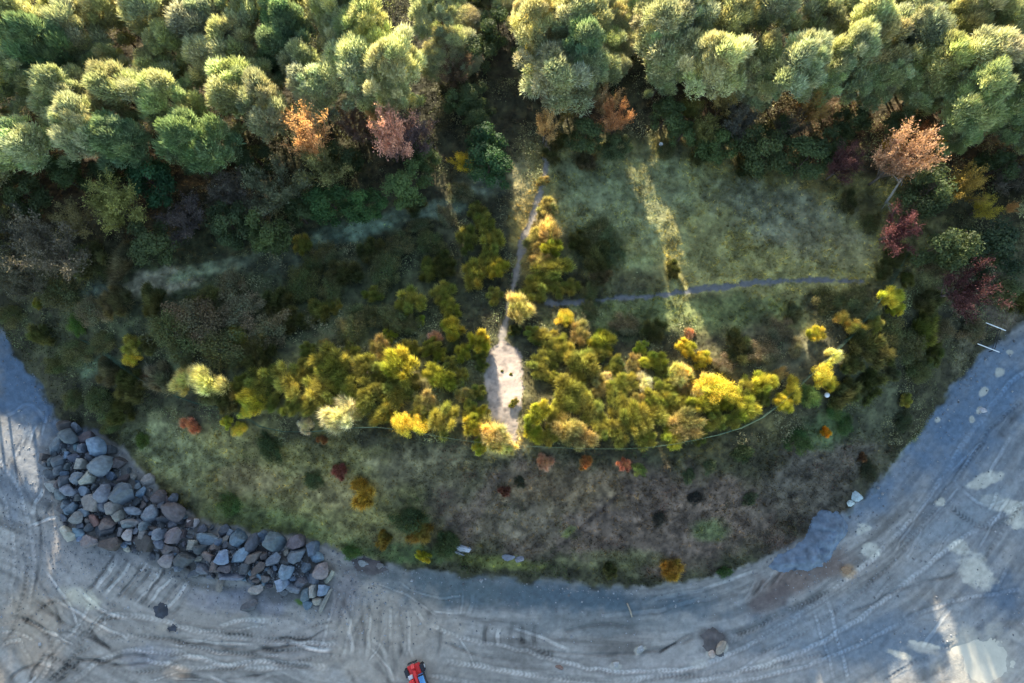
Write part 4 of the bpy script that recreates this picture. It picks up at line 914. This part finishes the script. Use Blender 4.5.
bl = [(66,425,7,6,0,cP),(76,428,5,5,0,cB),(54,445,5.5,9,10,cB),(70,439,8,8,0,cB),(84,438,8,6.5,10,cP),(97,450,9,10,0,cL),(84,450,5,5,0,cB),(76,457,5,5,0,cB),(68,455,4,4,0,cL),(43,457,5,4,0,cN),(45,463,6,5,0,cD),(63,461,6,6,0,cB),(82,465,7,6,0,cT),(119,462,7,7,0,cP),(102,464,11,9,20,cB),(53,473,6,6,0,cB),(62,471,5,5,0,cB),(93,478,7,8,30,cT),(81,478,7,6,0,cB),(69,481,5,8,0,cD),(62,484,4,7,20,cN),(53,485,5,7,0,cT),(112,476,6,4.5,10,cL),(123,479,6,5,0,cN),(145,480,7,5.5,0,cT),(126,493,13,10,0,cB),(141,492,5,6,0,cL),(110,486,6,5,0,cD),(105,493,8,8,0,cB),(157,497,8,6,0,cN),(71,492,7,6,0,cB),(60,496,6,6,0,cB),(74,507,6,6,0,cL),(95,504,9,8,0,cT),(104,508,6,6,0,cB),(116,508,9,6.5,0,cT),(122,516,7,5,-20,cT),(134,512,8,4.5,0,cB),(150,514,8,8,0,cB),(174,509,13,7.5,42,cP),(77,517,7,5.5,0,cT),(85,513,6,4,0,cB),(96,521,7,5.5,30,cS),(109,523,8,8,0,cN),(132,522,7,5.5,0,cT),(147,526,5,4.5,0,cB),(160,506,6,5,0,cD),(189,524,6,5,0,cN),
 (69,534,7.5,7.5,0,cT),(78,532,5.5,6,30,cL),(91,541,9,6,10,cP),(113,543,11,9,20,cN),(110,529,7,6,0,cD),(131,523,6,5,0,cB),(144,534,6,5,0,cT),(130,534,5,5,0,cT),(147,544,9,8,0,cN),(177,535,10,7,-30,cP),(194,522,6,5,0,cT),(192,545,7.5,5.5,0,cT),(208,538,9,7,10,cB),(222,531,6,5.5,0,cD),(226,539,4,5.5,0,cT),(239,538,8,9,0,cL),(252,541,6.5,9,20,cB),(262,535,5,6.5,0,cL),(274,544,11,9,30,cB),(293,543,9.5,8,0,cP),(297,554,10,8,-30,cB),(313,550,8,7,0,cL),(315,559,6.5,5.5,0,cL),(275,558,7.5,8,0,cB),(286,561,6,6,0,cD),(290,570,7,8,10,cL),(255,556,9,6,-30,cN),(241,554,6.5,10,35,cL),(245,568,7,6,0,cD),(260,567,8,6,-20,cN),(235,577,11,4.5,-8,cB),(256,589,6.5,7.5,30,cT),(250,605,9,7,0,cD),(281,584,8,6.5,-20,cL),(307,567,5.5,5,0,cL),(320,570,8.5,7,0,cT),(328,577,4,8,30,cT),(313,580,6.5,5,0,cB),(301,582,6,6,0,cD),(294,589,6.5,6,0,cB),(304,594,5,6,0,cL),(313,593,5,6.5,0,cT),(322,590,7,6,0,cL),(307,604,4,6,0,cL),(319,601,5.5,4,0,cT),(167,559,8,6.5,10,cP),(186,558,10,9,0,cD),(204,569,7,6,30,cB),(194,573,6.5,5.5,0,cD),(216,567,6,6.5,0,cN),(227,567,6.5,6,30,cP),(225,555,8,6.5,0,cL),(211,556,6,5.5,0,cN),(220,582,3.5,8,10,cT),(170,548,7,5,0,cN),(162,535,6,6,0,cB),(204,548,7,5,0,cD),(325,600,2.5,11,25,cT),(172,498,5,4,0,cD),(52,463,4,5,0,cD),(90,458,4,4,0,cD),(160,545,5,6,0,cB),(184,535,4,4,0,cN),(213,548,4,4,0,cN),(266,555,4,4,0,cN),(266,578,4,4,0,cN),(138,502,4,4,0,cD),(88,492,6,5,0,cB),(80,498,4,4,0,cD),(66,504,4,5,0,cB),(98,486,4,4,0,cD),(122,532,5,5,0,cD),(100,532,6,5,0,cD),(88,527,5,4,0,cD),(110,450,5,5,0,cD),(135,487,3.5,4,0,cB),(165,518,6,5,0,cD),(156,528,5,4,0,cN),(180,522,4,4,0,cD),(200,530,5,5,0,cB),(232,547,4,4,0,cD),(178,568,5,4,0,cB)]
rr_ = np.random.default_rng(5); tries = 0
pl = np.array([(50,440),(64,424),(84,432),(110,448),(128,468),(150,486),(172,500),(192,520),(225,528),(262,534),(300,540),(322,560),(330,584),(312,606),(280,594),(230,580),(190,574),(150,558),(110,548),(66,540),(56,505),(44,470)], float)
while tries < 2600:
    tries += 1; a = rr_.uniform(40, 332); b = rr_.uniform(424, 608)
    if sdist(np.array([a]), np.array([b]), pl)[0] < 1: continue
    if any((a-q[0])**2+(b-q[1])**2 < (q[2]*.5+q[3]*.5+1.2)**2 for q in bl): continue
    q = rr_.uniform(2.4, 4.2); bl.append((a, b, q*rr_.uniform(.8, 1.3), q, rr_.uniform(0, 90), [cB, cD, cD, cN, cT, cL][int(rr_.integers(6))]))
boul = []
def rock(px, py, a, b, rot, c, name='boulder', sink=.26, zs=1.3, k=1.06):
    x, y, z = [float(q) for q in ground(px, py, .6 if name == 'boulder' else .2)]
    z = float(top_z(np.array([x]), np.array([y]))[0])
    me = ROCK[int(rng.integers(12))]; o = link(name, me, None, [float(q) for q in np.array(c)*rng.uniform(.45, 1.0)*(1+rng.normal(size=3)*.03)])
    depth = (CAMZ-z)*ct+y*st; m = depth/F*k; sx, sy = a*m, b*m; sz = min(sx, sy)*rng.uniform(.85, 1.1)*zs+.15*max(sx, sy)
    o.scale = (sx, sy, sz); o.rotation_euler = (rng.uniform(-.3, .3), rng.uniform(-.3, .3), -R(rot)); o.location = (x, y, z+sz*.8*(1-sink*2)+.02)
    return o
for (a, b, r1, r2, rot, c) in bl:
    o = rock(a, b, r1, r2, rot, c); boul.append((o, a, b, max(r1, r2), cname(c)))
def rreg(px, py):
    if py < 470: return 'at the top-left tip of the pile'
    if px < 90: return "on the pile's left flank"
    if px < 128: return "in the pile's left bulge"
    if px < 158: return "in the pile's broad middle"
    if px < 200: return "where the pile narrows"
    if px < 248: return 'in the narrow right arm'
    if px < 285: return "in the right arm, near its end"
    return "in the pile's right tip"
cl = {}
for o, a, b, r, cn in boul:
    sz = 'big' if r >= 9 else ('small' if r < 5.6 and r > 4.3 else ('tiny' if r <= 4.3 else 'middling')); cl.setdefault((cn, sz, rreg(a, b)), []).append((a, b, o))
for (cn, sz, rg), L in cl.items():
    L.sort(key=lambda t: t[0])
    for i, (a, b, o) in enumerate(L):
        pre = '' if len(L) == 1 else (('left-hand ', 'right-hand ')[i] if len(L) == 2 else ('leftmost ' if i == 0 else ('rightmost ' if i == len(L)-1 else (ORD[i]+' from left, ' if i < 20 else ''))))
        tag(o, f'{pre}{sz} {cn} boulder {rg}', 'boulder', 'boulders heaped at the foot of the bank')
# other rocks and lumps
misc = [(465,549,7,5,0,(.42,.46,.5),'pale slab rock at the foot of the bank below the brown bush','rock'),(459,553,6,2,25,(.5,.5,.48),'thin pale slab lying under the pale slab rock','rock'),
 (508,557,6,4,0,(.3,.33,.36),'left grey rock of the pair in moss beside the track','rock'),(518,559,5,3.5,0,(.34,.36,.38),'right grey rock of the pair in moss beside the track','rock'),
 (857,496,6,7,35,(.5,.6,.6),'pale blue-white rock on the bank edge by the gravel heap','rock'),(851,503,4,4,0,(.55,.6,.58),'small white rock beside the larger pale one on the bank edge','rock'),
 (983,411,3.6,2.8,0,(.6,.6,.55),'single pale oval stone alone on the blue track','stone'),(363,563,5,4,20,(.28,.27,.28),'left grey lump in the dark soil right of the boulder pile','rock'),(380,566,4,3,0,(.24,.22,.22),'right grey lump in the dark soil right of the boulder pile','rock'),
 (720,646,5,7,40,(.5,.45,.36),'larger tan clod in the dark dug patch on the track','clod'),(711,654,4,3.5,0,(.5,.45,.36),'smaller tan clod in the dark dug patch on the track','clod'),(640,650,5,3.5,-30,(.42,.42,.4),'grey-white clod right of centre at the track','clod'),(616,665,5,3,10,(.45,.45,.42),'grey-white clod low on the track left of the others','clod'),
 (847,571,5,4,0,(.34,.22,.13),'rusty clod below the blue gravel heap','clod'),(560,668,4,3,0,(.36,.24,.2),'reddish clod at the bottom of the track','clod')]
for (a, b, r1, r2, rot, c, lb, cat) in misc:
    tag(rock(a, b, r1, r2, rot, c, 'clod' if cat == 'clod' else 'rock', .3, .5, 1.0), lb, cat)

# gravel heap
def heap(outline, hgt, col, name, label, cat):
    P = np.array(outline, float); x0, x1 = P[:, 0].min()-2, P[:, 0].max()+2; y0, y1 = P[:, 1].min()-2, P[:, 1].max()+2
    xs = np.arange(x0, x1, 1.0); ys = np.arange(y0, y1, 1.0); X, Y = np.meshgrid(xs, ys)
    dd = polyd(X, Y, outline)+(fbm(X, Y, 8, 21, 3)-.5)*7
    wx, wy, _ = ground(X, Y); wz = top_z(wx, wy)
    h = hgt*sst(0, 13, -dd)*(.35+1.3*fbm(X, Y, 9, 22, 4))+hgt*.25*(fbm(X, Y, 4, 29, 3)-.5)*sst(0, 5, -dd)+.03*(fbm(X, Y, 3, 23, 2)-.5)
    hz = np.where(dd < 0, wz+h+.012, wz-.25)
    c = (wx.mean(), wy.mean(), float(wz.mean()))
    Vv = np.stack([wx-c[0], wy-c[1], hz-c[2]], 2).reshape(-1, 3); m = len(xs)
    i = (np.arange(len(ys)-1)[:, None]*m+np.arange(m-1)[None]).ravel(); q = np.stack([i, i+m, i+m+1, i+1], 1)
    keep = (dd.ravel()[q].min(1) < 1.0); q = q[keep]
    u, inv = np.unique(q, return_inverse=True)
    cc = np.array(col)*(.5+1.0*fbm(X, Y, 5, 24, 4)).ravel()[:, None]
    o = link(name, mesh_from(name, Vv[u], inv.reshape(-1, 4), M_FLOOR, cc[u], 'Col', True)); o.location = c
    tag(o, label, cat)
heap([(768,566),(776,556),(790,550),(803,540),(812,520),(822,510),(836,511),(846,520),(848,534),(840,545),(832,556),(824,568),(800,572),(780,572)], 1.1, (.15, .19, .235), 'gravel_heap', 'spread heap of blue-grey gravel at the foot of the bank, right', 'gravel heap')
heap([(699,634),(712,628),(722,632),(728,644),(724,656),(712,656),(704,648)], .45, (.10, .09, .085), 'soil_heap', 'dark dug-up soil heap with tan clods on the track', 'soil heap')
heap([(350,560),(364,556),(380,560),(388,570),(376,577),(356,572)], .5, (.10, .085, .08), 'soil_heap', 'dark soil heap just right of the boulder pile', 'soil heap')
heap([(155,607),(160,602),(167,605),(169,614),(163,620),(156,616)], .35, (.05, .055, .065), 'soil_heap', 'larger of two small dark heaps on the track below the boulders', 'soil heap')
heap([(166,627),(172,624),(178,627),(177,633),(169,633)], .25, (.05, .055, .065), 'soil_heap', 'smaller of two small dark heaps on the track below the boulders', 'soil heap')

# ------------------------------------------------------------------ pole, marker, gate, fence
def P3(px, py, up=0.0):
    x, y, z = ground(px, py, up); return np.array([float(x), float(y), float(top_z(np.array([float(x)]), np.array([float(y)]))[0])])
a, b = P3(627, 603), P3(632, 617)
lg = MB().tube([a+[0, 0, .15], (a+b)/2+[.05, 0, .18], b+[0, 0, .15]], [.1, .12, .09], 7).build('log', M_STRAW, None, True); tag(lg, 'short pale log lying on the dark wet strip below the bank', 'log')
def marker(px, py, r, label):
    p = P3(px, py, .9); root = empty('marker_post', p); MB().tube([(0, 0, -.1), (0, 0, .8)], [.05, .05], 8).build('post', M_RAIL, root)
    bm = bmesh.new(); bmesh.ops.create_uvsphere(bm, u_segments=16, v_segments=10, radius=r)
    for v in bm.verts: v.co.z = v.co.z*.7+.9
    me = bpy.data.meshes.new('cap'); bm.to_mesh(me); bm.free(); me.materials.append(M_WHITE); link('cap', me, root); tag(root, label, 'marker')
marker(661, 144, .30, "small round white marker at the meadow's upper edge")
marker(827, 395, .34, 'small round white marker on the bank below the wire fence')
def gate():
    A, Bp, Cp, Dp = P3(989, 324, 1.1), P3(1002, 329, 1.1), P3(995, 350.5, 1.1), P3(981, 345, 1.1)
    c = (A+Bp+Cp+Dp)/4; root = empty('metal_gate', c)
    def pt(P, h): return P-c+np.array([0, 0, h])
    def ex(P, Q, t): return P+(Q-P)*t
    for p, q in ((A, Bp), (Dp, Cp)):
        MB().tube([pt(ex(p, q, -.25), 1.15), pt(ex(p, q, 1.3), 1.15)], [.07, .07], 8).build('rail', M_WHITE, root)
    for p in (A, Bp, Cp, Dp): MB().tube([pt(p, -.1), pt(p, 1.2)], [.06, .06], 8).build('post', M_DARK, root)
    for p, q in ((A, Dp), (Bp, Cp)): MB().tube([pt(p, 1.0), pt(q, 1.0)], [.05, .05], 6).tube([pt(p, .5), pt(q, .5)], [.04, .04], 6).build('side_rail', M_DARK, root)
    tag(root, 'dark metal frame gate with two white rails beside the blue track', 'gate')
gate()
def fence(pts, hgt, label, mat=M_MESH):
    pix = catmull(pts, 2.0); x, y, _ = ground(pix[:, 0], pix[:, 1], hgt); z = top_z(x, y)
    Pw = np.stack([x, y, z], 1); seg = np.r_[0, np.cumsum(np.linalg.norm(np.diff(Pw[:, :2], axis=0), axis=1))]
    n = max(2, int(seg[-1]/3.0)+1); ss = np.linspace(0, seg[-1], n)
    Q = np.stack([np.interp(ss, seg, Pw[:, i]) for i in range(3)], 1); Q[:, 2] = top_z(Q[:, 0], Q[:, 1])
    root = empty('wire_fence', Q[0]); O = Q[0]
    for q in Q: MB().tube([q-O+[0, 0, -.2], q-O+[0, 0, hgt+.1]], [.04, .04], 6).build('post', M_MESH, root)
    mb = MB(); mb.tube(Q-O+[0, 0, hgt], .014, 6); mb.build('top_rail', M_MESH, root)
    mb = MB()
    for k in np.arange(.15, hgt-.05, .22): mb.tube(Q-O+[0, 0, k], .006, 4)
    for a, b in zip(Q[:-1], Q[1:]):
        m = 12
        for i in range(m): p = a+(b-a)*i/m-O; mb.tube([p+[0, 0, .05], p+[0, 0, hgt]], .005, 4)
    mb.build('wire_mesh', mat, root)
    tag(root, label, 'fence')
fence([(81,340),(101,352),(140,380),(190,402),(230,410),(262,428),(300,432),(370,427),(412,432),(466,441),(525,446),(600,449),(655,447),(715,436),(745,427),(773,411),(812,375),(851,338),(875,308),(895,280),(912,245)], 1.7, 'long green wire fence running along the crest of the mound')

# ------------------------------------------------------------------ red telehandler at the bottom edge
def telehandler():
    p = P3(419.5, 679); root = empty('telehandler', p, R(21))
    for sx in (-1, 1):
        for yy in (1.45, -1.5):
            bm = bmesh.new(); bmesh.ops.create_cone(bm, cap_ends=True, segments=28, radius1=.58, radius2=.58, depth=.42)
            bmesh.ops.bevel(bm, geom=[e for e in bm.edges if abs(e.verts[0].co.z-e.verts[1].co.z) < .01 and len(e.link_faces) == 2 and any(len(f.verts) > 4 for f in e.link_faces)], offset=.08, segments=2, affect='EDGES')
            bm.transform(Matrix.Translation((sx*1.08, yy, .6)) @ Matrix.Rotation(R(90), 4, 'Y'))
            me = bpy.data.meshes.new('wheel'); bm.to_mesh(me); bm.free(); me.materials.append(M_TYRE); w = link('wheel', me, root)
            bm = bmesh.new(); bmesh.ops.create_cone(bm, cap_ends=True, segments=20, radius1=.3, radius2=.26, depth=.46)
            bm.transform(Matrix.Translation((sx*1.09, yy, .6)) @ Matrix.Rotation(R(90), 4, 'Y'))
            me = bpy.data.meshes.new('rim'); bm.to_mesh(me); bm.free(); me.materials.append(M_RIM); link('rim', me, w)
            MB().box((sx*1.06, yy, 1.24), (.5, 1.0, .06), bev=.02).build('mudguard', M_DARK, root)
    MB().box((0, 0, .85), (1.5, 4.4, .5), bev=.06).box((0, 1.9, .8), (1.7, .5, .4), bev=.05).build('chassis', M_RED, root)
    MB().box((-.72, -.55, 1.35), (.75, 2.2, .55), bev=.1).build('bonnet', M_RED, root)
    MB().box((-.72, .9, 1.2), (.6, .5, .3), bev=.05).build('battery_box', M_RIM, root)
    cab = MB().box((.72, .1, 1.55), (.85, 1.6, 1.1), bev=.08, taper=.9).build('cab', M_DARK, root)
    MB().box((.72, .1, 2.14), (.70, 1.35, .06), bev=.02).build('roof_window', M_GLASS, cab)
    MB().box((.72, .92, 1.65), (.66, .05, .7), rot=Euler((R(-8), 0, 0))).build('windscreen', M_GLASS, cab)
    MB().box((.72, -1.25, 1.3), (.7, .9, .4), bev=.06).build('tank', M_GLASS, root)
    MB().tube([(0.02, -2.1, 1.85), (0.02, 1.6, 1.55)], [.17, .17], 4).box((.02, -.3, 1.72), (.36, 3.6, .34), rot=Euler((R(-4.6), 0, 0)), bev=.03).build('boom', M_RED, root)
    MB().box((.02, 2.0, 1.3), (.42, .6, .7), rot=Euler((R(-30), 0, 0)), bev=.04).build('boom_head', M_RED, root)
    MB().box((0, 2.45, .8), (1.3, .1, .7), bev=.02).build('carriage', M_DARK, root)
    tag(root, 'red telehandler with cab glass coloured blue like reflected sky, cut by the bottom edge', 'vehicle')
telehandler()

# ------------------------------------------------------------------ light
SUN_EL = R(15.1); AZ = math.atan2(-.25, 1.0)
wd = bpy.data.worlds.new('World'); SC.world = wd; wd.use_nodes = True
nt = wd.node_tree; nt.nodes.clear()
sky = nt.nodes.new('ShaderNodeTexSky'); sky.sky_type = 'NISHITA'; sky.sun_disc = False; sky.sun_elevation = SUN_EL; sky.sun_rotation = AZ
bg = nt.nodes.new('ShaderNodeBackground'); bg.inputs[1].default_value = .15; wo = nt.nodes.new('ShaderNodeOutputWorld')
nt.links.new(sky.outputs[0], bg.inputs[0]); nt.links.new(bg.outputs[0], wo.inputs[0])
sd = Vector((math.sin(AZ)*math.cos(SUN_EL), math.cos(AZ)*math.cos(SUN_EL), math.sin(SUN_EL)))
sl = bpy.data.lights.new('sun', 'SUN'); sl.energy = 5.0; sl.angle = R(.5); sl.color = (1, .87, .68)
so = bpy.data.objects.new('sun', sl); COL.objects.link(so); so.rotation_euler = sd.to_track_quat('Z', 'Y').to_euler(); so.location = sd*200
SC.view_settings.view_transform = 'Standard'; SC.view_settings.look = 'None'; SC.view_settings.exposure = 1.75; SC.view_settings.gamma = 1
SC.cycles.max_bounces = 5; SC.cycles.diffuse_bounces = 3; SC.cycles.transparent_max_bounces = 4; SC.cycles.use_denoising = True
